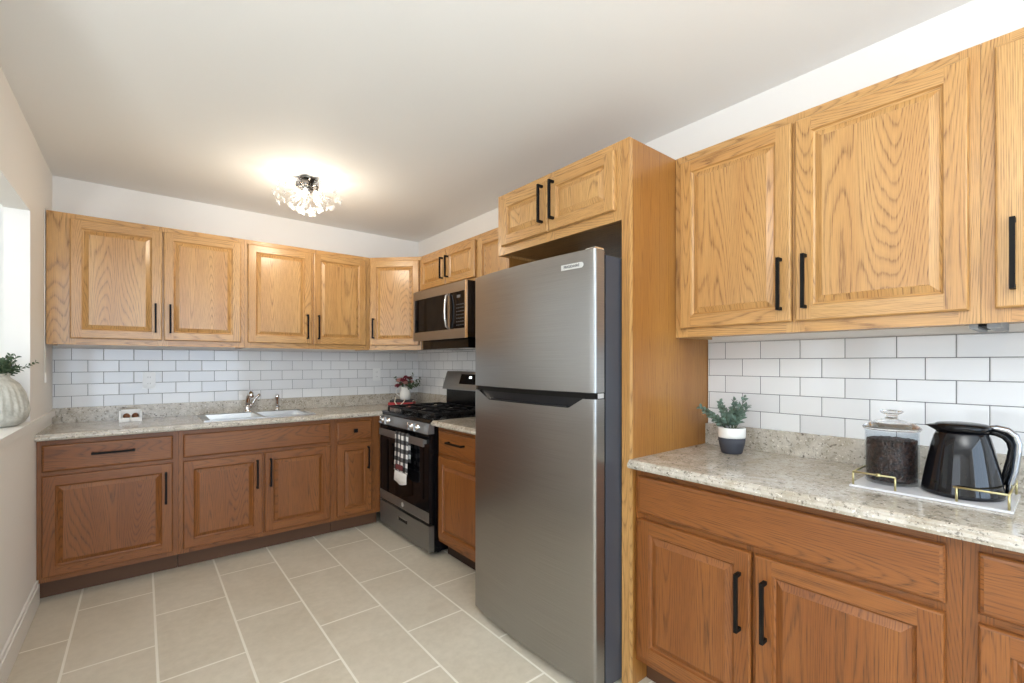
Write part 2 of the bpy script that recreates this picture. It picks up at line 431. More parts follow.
# side room walls with windows, behind and beside the camera
m = MB()
m.box(FL - .12, FL, E2, -0.1, 0, CE); m.box(FL - .12, FL, 2.5, D, 0, CE)
m.box(FL - .12, FL, -0.1, 2.5, 0, .65); m.box(FL - .12, FL, -0.1, 2.5, 2.35, CE)
struct(m.build('wall_far_left', 'wall_paint'))
m = MB()
m.box(FL, -1.4, E2 - .12, E2, 0, CE); m.box(1.6, RT + .12, E2 - .12, E2, 0, CE)
m.box(-1.4, 1.6, E2 - .12, E2, 0, .5); m.box(-1.4, 1.6, E2 - .12, E2, 2.4, CE)
struct(m.build('wall_rear', 'wall_paint'))
for nm, (x0, x1, y0, y1, z0, z1), ax in (('window_1', (-1.4, 1.6, E2 - .08, E2 - .04, .5, 2.4), 0), ('window_2', (FL - .08, FL - .04, -0.1, 2.5, .65, 2.35), 1)):
    m = MB()
    t = .05
    if ax == 0:
        m.box(x0, x1, y0, y1, z0, z0 + t); m.box(x0, x1, y0, y1, z1 - t, z1)
        for k in range(4):
            xx = x0 + (x1 - x0 - t) * k / 3; m.box(xx, xx + t, y0, y1, z0 + t, z1 - t)
    else:
        m.box(x0, x1, y0, y1, z0, z0 + t); m.box(x0, x1, y0, y1, z1 - t, z1)
        for k in range(3):
            yy = y0 + (y1 - y0 - t) * k / 2; m.box(x0, x1, yy, yy + t, z0 + t, z1 - t)
    w = struct(m.build(nm, 'white_trim'))
# tile backsplashes
m = MB(); m.box(L + .001, RT - .009, D - .008, D - .0005, 0.93, 1.3935); m.build('tile_backsplash', 'subway_tile_back', wb)
m = MB(); m.box(RT - .008, RT - .0005, -0.8, 1.114, 0.93, 1.3935)
m.box(RT - .008, RT - .0005, 1.99, D - .009, 0.93, ZB + .06); m.build('tile_backsplash', 'subway_tile_right', wr)

# ------------------------------------------------------------------ cabinet parts
class Fr:   # a face frame of reference: origin, right axis, outward axis (up is z)
    def __init__(s, o, r, n): s.o = Vector(o); s.r = Vector(r).normalized(); s.n = Vector(n).normalized()
    def p(s, u, w, d): return s.o + s.r * u + Vector((0, 0, w)) + s.n * d
def rnd(): return (random.uniform(0, 40), random.uniform(0, 40))
def fbox(m, fr, u0, u1, w0, w1, d0, d1, grain='v', mat=0):
    g = (0, 0, 1) if grain == 'v' else tuple(fr.r); off = rnd()
    P = lambda a, b, c: fr.p(a, b, c)
    for q in ([(u0, w0, d1), (u1, w0, d1), (u1, w1, d1), (u0, w1, d1)], [(u0, w0, d0), (u0, w1, d0), (u1, w1, d0), (u1, w0, d0)],
              [(u0, w0, d0), (u0, w0, d1), (u0, w1, d1), (u0, w1, d0)], [(u1, w0, d0), (u1, w1, d0), (u1, w1, d1), (u1, w0, d1)],
              [(u0, w1, d0), (u0, w1, d1), (u1, w1, d1), (u1, w1, d0)], [(u0, w0, d0), (u1, w0, d0), (u1, w0, d1), (u0, w0, d1)]):
        m.quad([P(*t) for t in q], g, off, mat)
def ring(m, fr, u0, u1, w0, w1, a, ha, b, hb, grains, offs):
    # band between inset a (height ha) and inset b (height hb); order: left, right, bottom, top
    A = [(u0 + a, w0 + a), (u1 - a, w0 + a), (u1 - a, w1 - a), (u0 + a, w1 - a)]
    B = [(u0 + b, w0 + b), (u1 - b, w0 + b), (u1 - b, w1 - b), (u0 + b, w1 - b)]
    for i, k in ((3, 0), (1, 1), (0, 2), (2, 3)):
        j = (i + 1) % 4
        g = (0, 0, 1) if grains[k] == 'v' else tuple(fr.r)
        m.quad([fr.p(*A[i], ha), fr.p(*A[j], ha), fr.p(*B[j], hb), fr.p(*B[i], hb)], g, offs[k])
def door_mesh(fr, u0, u1, w0, w1, fw=0.052):
    m = MB(); d = .001; T = .020
    offs = [rnd() for _ in range(4)]; po = rnd()
    fb = (u0, u1, w0, w1)
    ring(m, fr, *fb, 0, d, 0, T - .006, 'vvhh', offs)
    ring(m, fr, *fb, 0, T - .006, .003, T - .001, 'vvhh', offs)
    ring(m, fr, *fb, .003, T - .001, .006, T, 'vvhh', offs)
    # flat frame with butt joints: full-height stiles, rails between
    a, b = .006, fw
    def q(x0, x1, z0, z1, g, off): m.quad([fr.p(x0, z0, T), fr.p(x1, z0, T), fr.p(x1, z1, T), fr.p(x0, z1, T)], (0, 0, 1) if g == 'v' else tuple(fr.r), off)
    q(u0 + a, u0 + b, w0 + a, w1 - a, 'v', offs[0]); q(u1 - b, u1 - a, w0 + a, w1 - a, 'v', offs[1])
    q(u0 + b, u1 - b, w0 + a, w0 + b, 'h', offs[2]); q(u0 + b, u1 - b, w1 - b, w1 - a, 'h', offs[3])
    ring(m, fr, *fb, b, T, b + .004, T - .008, 'vvhh', offs)
    ring(m, fr, *fb, b + .004, T - .008, b + .010, T - .011, 'vvhh', offs)
    ring(m, fr, *fb, b + .010, T - .011, b + .030, T - .002, 'vvvv', [po] * 4)
    ring(m, fr, *fb, b + .030, T - .002, b + .032, T - .001, 'vvvv', [po] * 4)
    k = b + .032
    m.quad([fr.p(u0 + k, w0 + k, T - .001), fr.p(u1 - k, w0 + k, T - .001), fr.p(u1 - k, w1 - k, T - .001), fr.p(u0 + k, w1 - k, T - .001)], (0, 0, 1), po)
    m.quad([fr.p(u0, w0, d), fr.p(u0, w1, d), fr.p(u1, w1, d), fr.p(u1, w0, d)], (0, 0, 1), po)
    return m
def slab_mesh(fr, u0, u1, w0, w1):
    m = MB(); T = .019; off = rnd(); o4 = [off] * 4; fb = (u0, u1, w0, w1)
    ring(m, fr, *fb, 0, .001, 0, T - .007, 'hhhh', o4); ring(m, fr, *fb, 0, T - .007, .004, T - .002, 'hhhh', o4); ring(m, fr, *fb, .004, T - .002, .010, T, 'hhhh', o4)
    k = .010
    m.quad([fr.p(u0 + k, w0 + k, T), fr.p(u1 - k, w0 + k, T), fr.p(u1 - k, w1 - k, T), fr.p(u0 + k, w1 - k, T)], tuple(fr.r), off)
    m.quad([fr.p(u0, w0, .001), fr.p(u0, w1, .001), fr.p(u1, w1, .001), fr.p(u1, w0, .001)], tuple(fr.r), off)
    return m
def pull(fr, parent, u, w, ln, vertical=True, base=.019):
    m = MB(); h = ln / 2; t = .0055
    if vertical:
        fbox(m, fr, u - t, u + t, w - h, w + h, base + .024, base + .034)
        for s_ in (-1, 1): fbox(m, fr, u - t, u + t, w + s_ * (h - t) - t, w + s_ * (h - t) + t, base, base + .024)
    else:
        fbox(m, fr, u - h, u + h, w - t, w + t, base + .024, base + .034)
        for s_ in (-1, 1): fbox(m, fr, u + s_ * (h - t) - t, u + s_ * (h - t) + t, w - t, w + t, base, base + .024)
    return m.build('handle', 'matte_black', parent, bevel=.0012)
def frame_openings(m, fr, u0, u1, w0, w1, stiles, rails, th=.019):
    """face frame: vertical stiles [(a,b)] full height, rails [(a,b,z0,z1)] between"""
    for a, b in stiles: fbox(m, fr, a, b, w0, w1, -th, 0, 'v')
    for a, b, z0, z1 in rails: fbox(m, fr, a, b, z0, z1, -th, 0, 'h')

def cabinet(name, label, cat, fr, u0, u1, z0, z1, depth, doors, drawers=(), stiles=(), rails=(), toe=None, group=None, hl=.19, mat='oak', fw=.052, extra=None):
    """doors: (u0,u1,w0,w1, handle side 'l'/'r', handle centre height) ; drawers: (u0,u1,w0,w1, handle kind)"""
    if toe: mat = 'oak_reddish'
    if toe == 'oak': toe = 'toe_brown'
    base = fr.p((u0 + u1) / 2, 0, -depth / 2); base.z = 0 if toe else z0
    t = thing(name, label, cat, base, group)
    m = MB(); e = .0008
    fbox(m, fr, u0 + e, u0 + .018, z0, z1, -depth, -.019); fbox(m, fr, u1 - .018, u1 - e, z0, z1, -depth, -.019)
    fbox(m, fr, u0 + .018, u1 - .018, z0 + .012, z0 + .028, -depth, -.019, 'h')
    fbox(m, fr, u0 + .018, u1 - .018, z1 - .018, z1, -depth, -.019, 'h')
    fbox(m, fr, u0 + .018, u1 - .018, z0 + .028, z1 - .018, -depth, -depth + .006)
    m.build('body', mat, t)
    m = MB(); frame_openings(m, fr, u0, u1, z0, z1, stiles, rails)
    m.build('face_frame', mat, t)
    if toe:
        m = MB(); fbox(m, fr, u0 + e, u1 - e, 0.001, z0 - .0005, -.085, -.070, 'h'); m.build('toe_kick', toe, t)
    for (a, b, c, d, side, hz) in doors:
        dr = door_mesh(fr, a, b, c, d, fw).build('door', mat, t)
        if side == 'l': pull(fr, dr, a + .034, hz, hl)
        elif side == 'r': pull(fr, dr, b - .034, hz, hl)
    for (a, b, c, d, kind) in drawers:
        nm = 'false_front' if kind == 'none' else 'drawer_front'
        dr = slab_mesh(fr, a, b, c, d).build(nm, mat, t)
        if kind == 'bar': pull(fr, dr, (a + b) / 2 + .01, (c + d) / 2 + .01, min(.19, (b - a) * .42), False)
        if kind == 'knob':
            q = MB(); fbox(q, fr, (a + b) / 2 - .004, (a + b) / 2 + .004, (c + d) / 2 - .004, (c + d) / 2 + .004, .019, .034)
            fbox(q, fr, (a + b) / 2 - .014, (a + b) / 2 + .014, (c + d) / 2 - .014, (c + d) / 2 + .014, .034, .044)
            q.build('knob', 'matte_black', dr, bevel=.002)
    if extra: extra(t)
    return t

# ---- back wall uppers
fb = Fr((0, F, 0), (1, 0, 0), (0, -1, 0)); DP = D - F - .001
za, zz = 1.447, 2.166
TR = (ZT - .040, ZT)
cabinet('wall_cabinet', 'oak double-door wall cabinet hung at the far left corner of the back wall', 'cabinet', fb, -.437, .580, ZB, ZT, DP,
        [(-.336, .1035, za, zz, 'r', 1.59), (.1125, .556, za, zz, 'l', 1.59)], stiles=[(-.437, -.310), (.08, .135), (.535, .580)],
        rails=[(-.310, .08, ZB, ZB + .06), (.135, .535, ZB, ZB + .06), (-.310, .08, *TR), (.135, .535, *TR)])
cabinet('wall_cabinet', 'oak double-door wall cabinet directly above the sink', 'cabinet', fb, .581, 1.514, ZB, ZT, DP,
        [(.600, 1.041, za, zz, 'r', 1.58), (1.056, 1.478, za, zz, 'l', 1.58)], stiles=[(.581, .625), (1.02, 1.08), (1.455, 1.514)],
        rails=[(.625, 1.02, ZB, ZB + .06), (1.08, 1.455, ZB, ZB + .06), (.625, 1.02, *TR), (1.08, 1.455, *TR)])
# ---- diagonal corner cabinet
cA = Vector((1.5155, F, 0)); cB = Vector((G, BF - .033, 0)); cl = (cB - cA).length
fd = Fr(cA, (cB - cA), (-1, -1, 0))
t = thing('corner_wall_cabinet', 'diagonal single-door oak wall cabinet in the corner between sink and range', 'cabinet', (1.85, 3.82, ZB))
m = MB(); e = .001
nn = fd.n * -.019
poly = [(1.5155 + e, D - .009), (1.5155 + e, F + .0), tuple((cA + nn)[:2]), tuple((cB + nn)[:2]), (RT - .009, BF - .033 + e), (RT - .009, D - .009)]
poly = [(1.5165, D - .009), (1.5165, F + .027), tuple((cB + nn)[:2] + Vector((.0, .0)) if False else (G + .008, BF - .033 + .012)), (G + .027, BF - .032), (RT - .009, BF - .032), (RT - .009, D - .009)]
m.prism(poly, ZB + .012, ZT); m.build('body', 'oak', t)
m = MB(); frame_openings(m, fd, 0.001, cl - .001, ZB, ZT, [(0.001, .045), (cl - .045, cl - .001)], [(.045, cl - .045, ZB, ZB + .06), (.045, cl - .045, *TR)]); m.build('face_frame', 'oak', t)
dr = door_mesh(fd, .016, cl - .016, za, zz).build('door', 'oak', t); pull(fd, dr, .016 + .030, 1.59, .17)
# ---- right wall uppers, far group
fg = Fr((G, 0, 0), (0, -1, 0), (-1, 0, 0))   # u = -y
DG = RT - G - .001
def U(y): return -y
cabinet('wall_cabinet', 'short oak two-door wall cabinet above the microwave', 'cabinet', fg, -3.486, -2.652, 1.873, ZT, DG,
        [(-3.470, -3.068, 1.905, 2.168, 'r', 2.035), (-3.058, -2.668, 1.905, 2.168, 'l', 2.035)], stiles=[(-3.486, -3.45), (-3.09, -3.035), (-2.69, -2.652)],
        rails=[(-3.45, -3.09, 1.873, 1.925), (-3.035, -2.69, 1.873, 1.925), (-3.45, -3.09, *TR), (-3.035, -2.69, *TR)], fw=.045, hl=.165)
cabinet('wall_cabinet', 'narrow oak wall cabinet between the microwave cabinet and the tall refrigerator enclosure', 'cabinet', fg, -2.651, -2.003, ZB, ZT, DG,
        [(-2.625, -2.03, za, zz, '', 0)], stiles=[(-2.651, -2.60), (-2.06, -2.003)], rails=[(-2.60, -2.06, ZB, ZB + .05), (-2.60, -2.06, *TR)])
# ---- fridge enclosure
PX = 1.507
fp = Fr((PX, 0, 0), (0, -1, 0), (-1, 0, 0))
cabinet('wall_cabinet', 'oak two-door cabinet above the refrigerator, with two long black pulls', 'cabinet', fp, -1.979, -1.157, 1.877, ZT, RT - PX - .001,
        [(-1.935, -1.573, 1.919, 2.166, 'r', 2.055), (-1.565, -1.183, 1.919, 2.166, 'l', 2.055)], stiles=[(-1.979, -1.92), (-1.60, -1.54), (-1.20, -1.157)],
        rails=[(-1.92, -1.60, 1.877, 1.93), (-1.54, -1.20, 1.877, 1.93), (-1.92, -1.60, *TR), (-1.54, -1.20, *TR)], fw=.048, hl=.18)
m = MB(); m.box(PX + .020, RT - .001, 1.119, 1.156, .001, ZT); o = m.build('end_panel', 'oak_veneer')
m2 = MB(); m2.box(PX, PX + .0195, 1.118, 1.156, .001, ZT)
tag(o, 'tall oak end panel standing between the refrigerator and the right-hand counter', 'panel'); m2.build('edge_strip', 'oak', o)
m = MB(); m.box(PX + .06, RT - .001, 1.960, 1.978, .001, 1.8765)
tag(m.build('end_panel', 'oak_veneer'), 'oak side panel hidden beyond the refrigerator, next to the short base cabinet', 'panel')
# ---- near right uppers
cabinet('wall_cabinet', 'large oak two-door wall cabinet above the coffee canister and succulent', 'cabinet', fg, -1.117, -.170, ZB, ZT, DG,
        [(-1.088, -.648, za, zz, 'r', 1.585), (-.636, -.192, za, zz, 'l', 1.585)], stiles=[(-1.117, -1.06), (-.67, -.61), (-.215, -.170)],
        rails=[(-1.06, -.67, ZB, ZB + .06), (-.61, -.215, ZB, ZB + .06), (-1.06, -.67, *TR), (-.61, -.215, *TR)])
cabinet('wall_cabinet', 'oak wall cabinet cut off by the right edge of the photo', 'cabinet', fg, -.169, .62, ZB, ZT, DG,
        [(-.141, .21, za, zz, 'l', 1.59), (.225, .59, za, zz, 'r', 1.59)], stiles=[(-.169, -.11), (.19, .245), (.56, .62)],
        rails=[(-.11, .19, ZB, ZB + .06), (.245, .56, ZB, ZB + .06), (-.11, .19, *TR), (.245, .56, *TR)])
# bracket light under the near cabinets
t = thing('under_cabinet_light', 'slim grey under-cabinet light strip beneath the right-hand wall cabinets', 'light fixture', (1.97, .17, ZB - .02))
m = MB(); m.box(G + .03, RT - .03, .178, .196, ZB - .012, ZB + .011); m.box(G + .03, RT - .03, .132, .160, ZB - .012, ZB + .011); m.build('housing', 'grey_plastic', t)
m = MB(); m.box(G + .03, RT - .03, .1605, .1775, ZB - .006, ZB + .011); m.build('slot', 'matte_black', t)

# ---- base cabinets, back wall
BZ = HC - .036
f2 = Fr((0, BF, 0), (1, 0, 0), (0, -1, 0)); DB = D - BF - .001
dz = (.135, .682); wz = (.705, .850)
def rails2(spans): return [(a, b, z0, z1) for a, b in spans for z0, z1 in ((.105, .150), (.672, .722), (BZ - .045, BZ))]
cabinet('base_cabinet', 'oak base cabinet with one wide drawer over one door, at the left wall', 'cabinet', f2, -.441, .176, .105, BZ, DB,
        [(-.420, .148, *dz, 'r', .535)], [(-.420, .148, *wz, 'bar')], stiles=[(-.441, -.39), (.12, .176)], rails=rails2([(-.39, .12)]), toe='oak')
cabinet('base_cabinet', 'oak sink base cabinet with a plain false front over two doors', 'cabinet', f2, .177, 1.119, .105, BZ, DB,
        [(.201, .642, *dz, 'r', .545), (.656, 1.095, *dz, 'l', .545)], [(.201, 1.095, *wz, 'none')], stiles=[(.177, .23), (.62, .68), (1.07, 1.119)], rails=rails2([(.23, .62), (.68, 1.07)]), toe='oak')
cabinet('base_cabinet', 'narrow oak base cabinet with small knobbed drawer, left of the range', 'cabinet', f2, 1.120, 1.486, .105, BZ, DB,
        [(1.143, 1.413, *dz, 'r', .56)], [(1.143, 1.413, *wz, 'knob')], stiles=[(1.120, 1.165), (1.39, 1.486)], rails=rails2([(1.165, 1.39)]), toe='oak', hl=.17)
# ---- short base right of range
f3 = Fr((BR, 0, 0), (0, -1, 0), (-1, 0, 0)); DR = RT - BR - .001
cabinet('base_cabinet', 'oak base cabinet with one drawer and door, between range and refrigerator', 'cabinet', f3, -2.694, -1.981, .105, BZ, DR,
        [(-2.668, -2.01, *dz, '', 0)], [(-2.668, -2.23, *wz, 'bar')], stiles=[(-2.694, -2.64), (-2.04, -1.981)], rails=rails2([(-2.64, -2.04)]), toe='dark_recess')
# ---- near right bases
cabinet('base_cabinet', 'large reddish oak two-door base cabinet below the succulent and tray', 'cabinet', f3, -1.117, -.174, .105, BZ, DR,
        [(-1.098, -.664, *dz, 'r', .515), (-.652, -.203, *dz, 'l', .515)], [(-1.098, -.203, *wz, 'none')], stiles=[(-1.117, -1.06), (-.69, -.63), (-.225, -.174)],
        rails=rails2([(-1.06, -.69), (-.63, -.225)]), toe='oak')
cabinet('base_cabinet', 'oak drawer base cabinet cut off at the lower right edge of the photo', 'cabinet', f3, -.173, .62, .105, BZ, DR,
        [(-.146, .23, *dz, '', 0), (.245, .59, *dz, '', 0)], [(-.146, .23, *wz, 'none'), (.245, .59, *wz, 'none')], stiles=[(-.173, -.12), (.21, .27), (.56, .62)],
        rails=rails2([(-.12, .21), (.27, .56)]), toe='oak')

# ------------------------------------------------------------------ worktops
def edge_profile(cd):   # (distance from wall, z) front nose with a stepped roll
    return [(cd - .012, HC), (cd - .005, HC - .004), (cd - .0045, HC - .009), (cd + .003, HC - .013), (cd + .005, HC - .022), (cd, HC - .032), (cd - .010, BZ + .0008)]
CD = .6306
t = thing('countertop', 'L-shaped granite-look laminate countertop along the back wall, with the sink', 'countertop', (.6, 3.8, BZ))
m = MB()
SX0, SX1, SY0, SY1 = .33, 1.00, 3.60, 4.01
pr_ = edge_profile(CD)
zb_ = BZ + .0008
yb = D - .009
# top slab in pieces around the sink cutout
for (a, b, c, d) in ((L + .001, SX0, D - CD + .012, yb), (SX1, 1.486, D - CD + .012, yb), (SX0, SX1, D - CD + .012, SY0), (SX0, SX1, SY1, yb), (1.486, RT - .009, 3.522, yb)):
    m.box(a, b, c, d, zb_, HC)
m.prism([(D - CD + .012, zb_)] + [(D - a, z) for a, z in pr_] if False else [(D - CD + .012, HC)] + [(D - a, z) for a, z in pr_[1:]] + [(D - CD + .012, zb_)], L + .001, 1.486, axis='x')
m.build('slab', 'granite_laminate', t, origin=(0, 0, 0))
m = MB(); m.box(L + .001, RT - .030, D - .029, D - .0085, HC + .0005, HC + .096); m.box(RT - .0295, RT - .0085, 3.522, D - .0085, HC + .0005, HC + .096)
m.build('backsplash', 'granite_laminate', t, origin=(0, 0, 0), bevel=.003)
def rcounter(y0, y1, label, gname='countertop'):
    t = thing(gname, label, 'countertop', (1.8, (y0 + y1) / 2, BZ))
    m = MB(); m.box(RT - CD + .012, RT - .009, y0, y1, zb_, HC)
    m.prism([(RT - CD + .012, HC)] + [(RT - a, z) for a, z in pr_[1:]] + [(RT - CD + .012, zb_)], y0, y1, axis='y') if False else None
    pts = [(RT - CD + .012, HC)] + [(RT - a, z) for a, z in pr_[1:]] + [(RT - CD + .012, zb_)]
    # prism along y
    n = len(pts)
    for i in range(n):
        a, b = pts[i], pts[(i + 1) % n]
        m.quad([(a[0], y0, a[1]), (a[0], y1, a[1]), (b[0], y1, b[1]), (b[0], y0, b[1])])
    m.quad([(p[0], y0, p[1]) for p in pts]); m.quad([(p[0], y1, p[1]) for p in reversed(pts)])
    m.build('slab', 'granite_laminate', t, origin=(0, 0, 0))
    m = MB(); m.box(RT - .030, RT - .0085, y0, y1, HC + .0005, HC + .096)
    m.build('backsplash', 'granite_laminate', t, origin=(0, 0, 0), bevel=.004)
    return t
rcounter(-.8, 1.1175, 'long pale granite-look countertop at the right holding the coffee tray')
rcounter(1.981, 2.697, 'short granite-look countertop between the range and the refrigerator')

# ------------------------------------------------------------------ sink and taps
t = thing('kitchen_sink', 'stainless steel double-bowl drop-in sink in the back countertop', 'sink', ((SX0 + SX1) / 2, (SY0 + SY1) / 2, HC))
m = MB()
ox0, ox1, oy0, oy1 = SX0 - .015, SX1 + .015, SY0 - .015, SY1 + .040
zt = HC + .005
bowls = [(SX0 + .025, (SX0 + SX1) / 2 - .015), ((SX0 + SX1) / 2 + .015, SX1 - .025)]
by0, by1 = SY0 + .02, SY1 - .035
xs = [ox0, bowls[0][0], bowls[0][1], bowls[1][0], bowls[1][1], ox1]; ys = [oy0, by0, by1, oy1]
for i in range(5):
    for j in range(3):
        if j == 1 and i in (1, 3): continue
        m.quad([(xs[i], ys[j], zt), (xs[i + 1], ys[j], zt), (xs[i + 1], ys[j + 1], zt), (xs[i], ys[j + 1], zt)])
for (a, b) in (((ox0, oy0), (ox1, oy0)), ((ox1, oy0), (ox1, oy1)), ((ox1, oy1), (ox0, oy1)), ((ox0, oy1), (ox0, oy0))):
    m.quad([(*a, HC + .0006), (*b, HC + .0006), (*b, zt), (*a, zt)])
m.build('rim', 'sink_steel', t)
for (bx0, bx1) in bowls:
    m = MB(); zb2 = HC - .16; i_ = .03
    A = [(bx0, by0, zt), (bx1, by0, zt), (bx1, by1, zt), (bx0, by1, zt)]
    B = [(bx0 + i_, by0 + i_, zb2), (bx1 - i_, by0 + i_, zb2), (bx1 - i_, by1 - i_, zb2), (bx0 + i_, by1 - i_, zb2)]
    for k in range(4):
        j = (k + 1) % 4; m.quad([A[k], B[k], B[j], A[j]])
    m.quad(B)
    o = m.build('bowl', 'sink_steel', t)
    q = MB(); q.lathe([(.0001, 0), (.036, .0), (.04, .003), (.02, .004), (.0001, .002)], 20, (bx0 + bx1) / 2, (by0 + by1) / 2, zb2 + .001); q.build('drain', 'chrome', o)
fqx = .632
t = thing('kitchen_faucet', 'chrome single-lever kitchen faucet behind the sink', 'faucet', (fqx, 4.018, zt))
m = MB(); m.lathe([(.032, 0), (.032, .006), (.024, .012), (.021, .030), (.021, .060), (.0001, .062)], 24, fqx, 4.018, zt + .0008); m.build('base', 'chrome', t)
m = MB(); m.tube([(fqx, 4.016, zt + .060), (fqx + .002, 4.006, zt + .095), (fqx + .004, 3.985, zt + .130), (fqx + .004, 3.945, zt + .158), (fqx + .002, 3.90, zt + .160), (fqx, 3.868, zt + .140), (fqx, 3.860, zt + .125)], [.020, .019, .018, .017, .018, .019, .017], 14); m.build('spout', 'chrome', t)
m = MB(); m.tube([(fqx + .020, 4.018, zt + .040), (fqx + .040, 4.016, zt + .075), (fqx + .058, 4.012, zt + .110), (fqx + .085, 4.006, zt + .135)], [.011, .010, .010, .012], 10); m.build('lever', 'chrome', t)
t = thing('side_sprayer', 'small chrome sprayer wand standing right of the faucet', 'sprayer', (.840, 4.02, zt))
m = MB(); m.lathe([(.022, 0), (.022, .006), (.014, .014), (.012, .03)], 16, .840, 4.02, zt + .0008); m.build('holder', 'chrome', t)
m = MB(); m.tube([(.840, 4.02, zt + .03), (.840, 4.018, zt + .07), (.838, 4.010, zt + .105), (.836, 3.995, zt + .125)], [.012, .014, .017, .013], 12); m.build('wand', 'chrome', t)

# ------------------------------------------------------------------ sponge dish on the counter
t = thing('sponge_holder', 'small white box-shaped holder with two brown rounds on the back counter', 'holder', (-.06, 3.93, HC))
m = MB(); zc = HC + .0008
m.box(-.115, .0, 3.885, 3.965, zc, zc + .008)
m.box(-.115, .0, 3.957, 3.965, zc + .008, zc + .075); m.box(-.115, -.107, 3.885, 3.957, zc + .008, zc + .075); m.box(-.008, .0, 3.885, 3.957, zc + .008, zc + .070)
m.prism([(-.107, zc + .008), (-.008, zc + .008), (-.008, zc + .045), (-.03, zc + .022), (-.085, zc + .022), (-.107, zc + .050)], 3.885, 3.892, axis='y') if False else m.box(-.107, -.008, 3.885, 3.892, zc + .008, zc + .026)
m.build('box', 'white_ceramic', t, bevel=.003)
for k in range(2):
    q = MB(); q.ball((-.078 + .044 * k, 3.915, zc + .034), .019, 14); q.build('round', 'brown_glaze', t)
m = MB(); m.tube([(-.057, 3.878, zc + .002), (-.057, 3.880, zc + .015), (-.057, 3.884, zc + .024)], [.006, .005, .004], 8); m.build('tab', 'white_ceramic', t)

# ------------------------------------------------------------------ outlets and cord
def outlet(fr, u, w, label):
    p = fr.p(u, w, 0); t = thing('wall_outlet', label, 'outlet', p, 'wall outlets in the back tile')
    m = MB(); fbox(m, fr, u - .036, u + .036, w - .058, w + .058, .0005, .005); m.build('cover_plate', 'outlet_white', t, bevel=.002)
    for s_ in (-1, 1):
        m = MB(); fbox(m, fr, u - .015, u + .015, w + s_ * .022 - .013, w + s_ * .022 + .013, .0052, .007); so = m.build('socket', 'outlet_white', t, bevel=.001)
        m = MB()
        for d_ in (-.006, .006): fbox(m, fr, u + d_ - .001, u + d_ + .001, w + s_ * .022 - .004, w + s_ * .022 + .004, .0071, .0075)
        m.build('slot', 'socket_dark', so)
fo = Fr((0, D - .008, 0), (1, 0, 0), (0, -1, 0))
outlet(fo, .039, 1.176, 'white wall outlet in the tile above the brown-and-white holder')
outlet(fo, 1.693, 1.192, 'white wall outlet in the tile left of the red flowers')
t = thing('pull_cord', 'thin white cord with a tassel hanging beside the left wall cabinet', 'cord', (L + .006, 3.745, 1.18))
m = MB(); m.tube([(L + .006, 3.745, 2.19), (L + .006, 3.745, 1.7), (L + .006, 3.745, 1.24)], .0028, 6); m.build('string', 'white_trim', t)
m = MB(); m.lathe([(.0001, 0), (.007, .002), (.006, .03), (.003, .06), (.0001, .062)], 10, L + .0085, 3.745, 1.18); m.build('tassel', 'white_trim', t)

# ------------------------------------------------------------------ microwave
MX, MY0, MY1, MZ0, MZ1 = 1.72, 2.622, 3.400, 1.473, 1.868
t = thing('microwave', 'stainless over-the-range microwave with dark glass door, mounted above the range', 'microwave', (1.9, 3.0, MZ0))
m = MB(); m.box(MX + .0125, RT - .009, MY0, MY1, MZ0 + .005, MZ1); m.build('body', 'enamel_black', t)
m = MB(); m.box(MX + .085, RT - .012, MY0 + .10, MY1 - .004, MZ0 - .066, MZ0 + .0045); m.build('vent_tray', 'enamel_black', t)
m = MB(); m.box(MX + .14, MX + .20, MY0 + .14, MY0 + .30, MZ0 - .069, MZ0 - .0665); m.build('task_lamp', 'led_lens', t)
WY0 = 2.865; zw0, zw1 = 1.540, 1.800
m = MB()   # door front: steel frame pieces
m.box(MX, MX + .012, MY0, MY1, zw1, MZ1); m.box(MX, MX + .012, MY0, MY1, MZ0, zw0)
m.box(MX, MX + .012, MY1 - .022, MY1, zw0, zw1); m.box(MX, MX + .012, MY0, MY0 + .018, zw0, zw1); m.box(MX, MX + .012, WY0 - .030, WY0, zw0, zw1)
m.build('front_frame', 'brushed_steel', t)
m = MB(); m.box(MX - .0012, MX + .0118, MY0 - .0006, MY0 + .014, MZ0, MZ1); m.build('edge_trim', 'steel_edge', t)
m = MB(); m.box(MX + .003, MX + .0115, WY0 + .0005, MY1 - .0225, zw0 + .0005, zw1 - .0005); m.build('door_window', 'gloss_black', t)
m = MB(); m.box(MX + .002, MX + .0115, MY0 + .0185, WY0 - .0305, zw0 + .0005, zw1 - .0005); cp = m.build('control_panel', 'gloss_black', t)
q = MB()
for i in range(4):
    for j in range(7): q.box(MX + .0010, MX + .0018, MY0 + .035 + i * .026, MY0 + .047 + i * .026, zw0 + .02 + j * .024, zw0 + .027 + j * .024)
q.build('keypad', 'keypad_grey', cp)
q = MB(); q.box(MX + .0010, MX + .0018, MY0 + .075, MY0 + .12, zw1 - .045, zw1 - .025); q.build('clock_display', 'keypad_grey', cp)
m = MB(); hy = WY0 - .015
m.tube([(MX + .002, hy, zw0 + .005), (MX - .022, hy, zw0 + .02), (MX - .032, hy, zw0 + .08), (MX - .034, hy, (zw0 + zw1) / 2), (MX - .032, hy, zw1 - .08), (MX - .022, hy, zw1 - .02), (MX + .002, hy, zw1 - .005)], .008, 10)
m.build('handle', 'steel_edge', t)

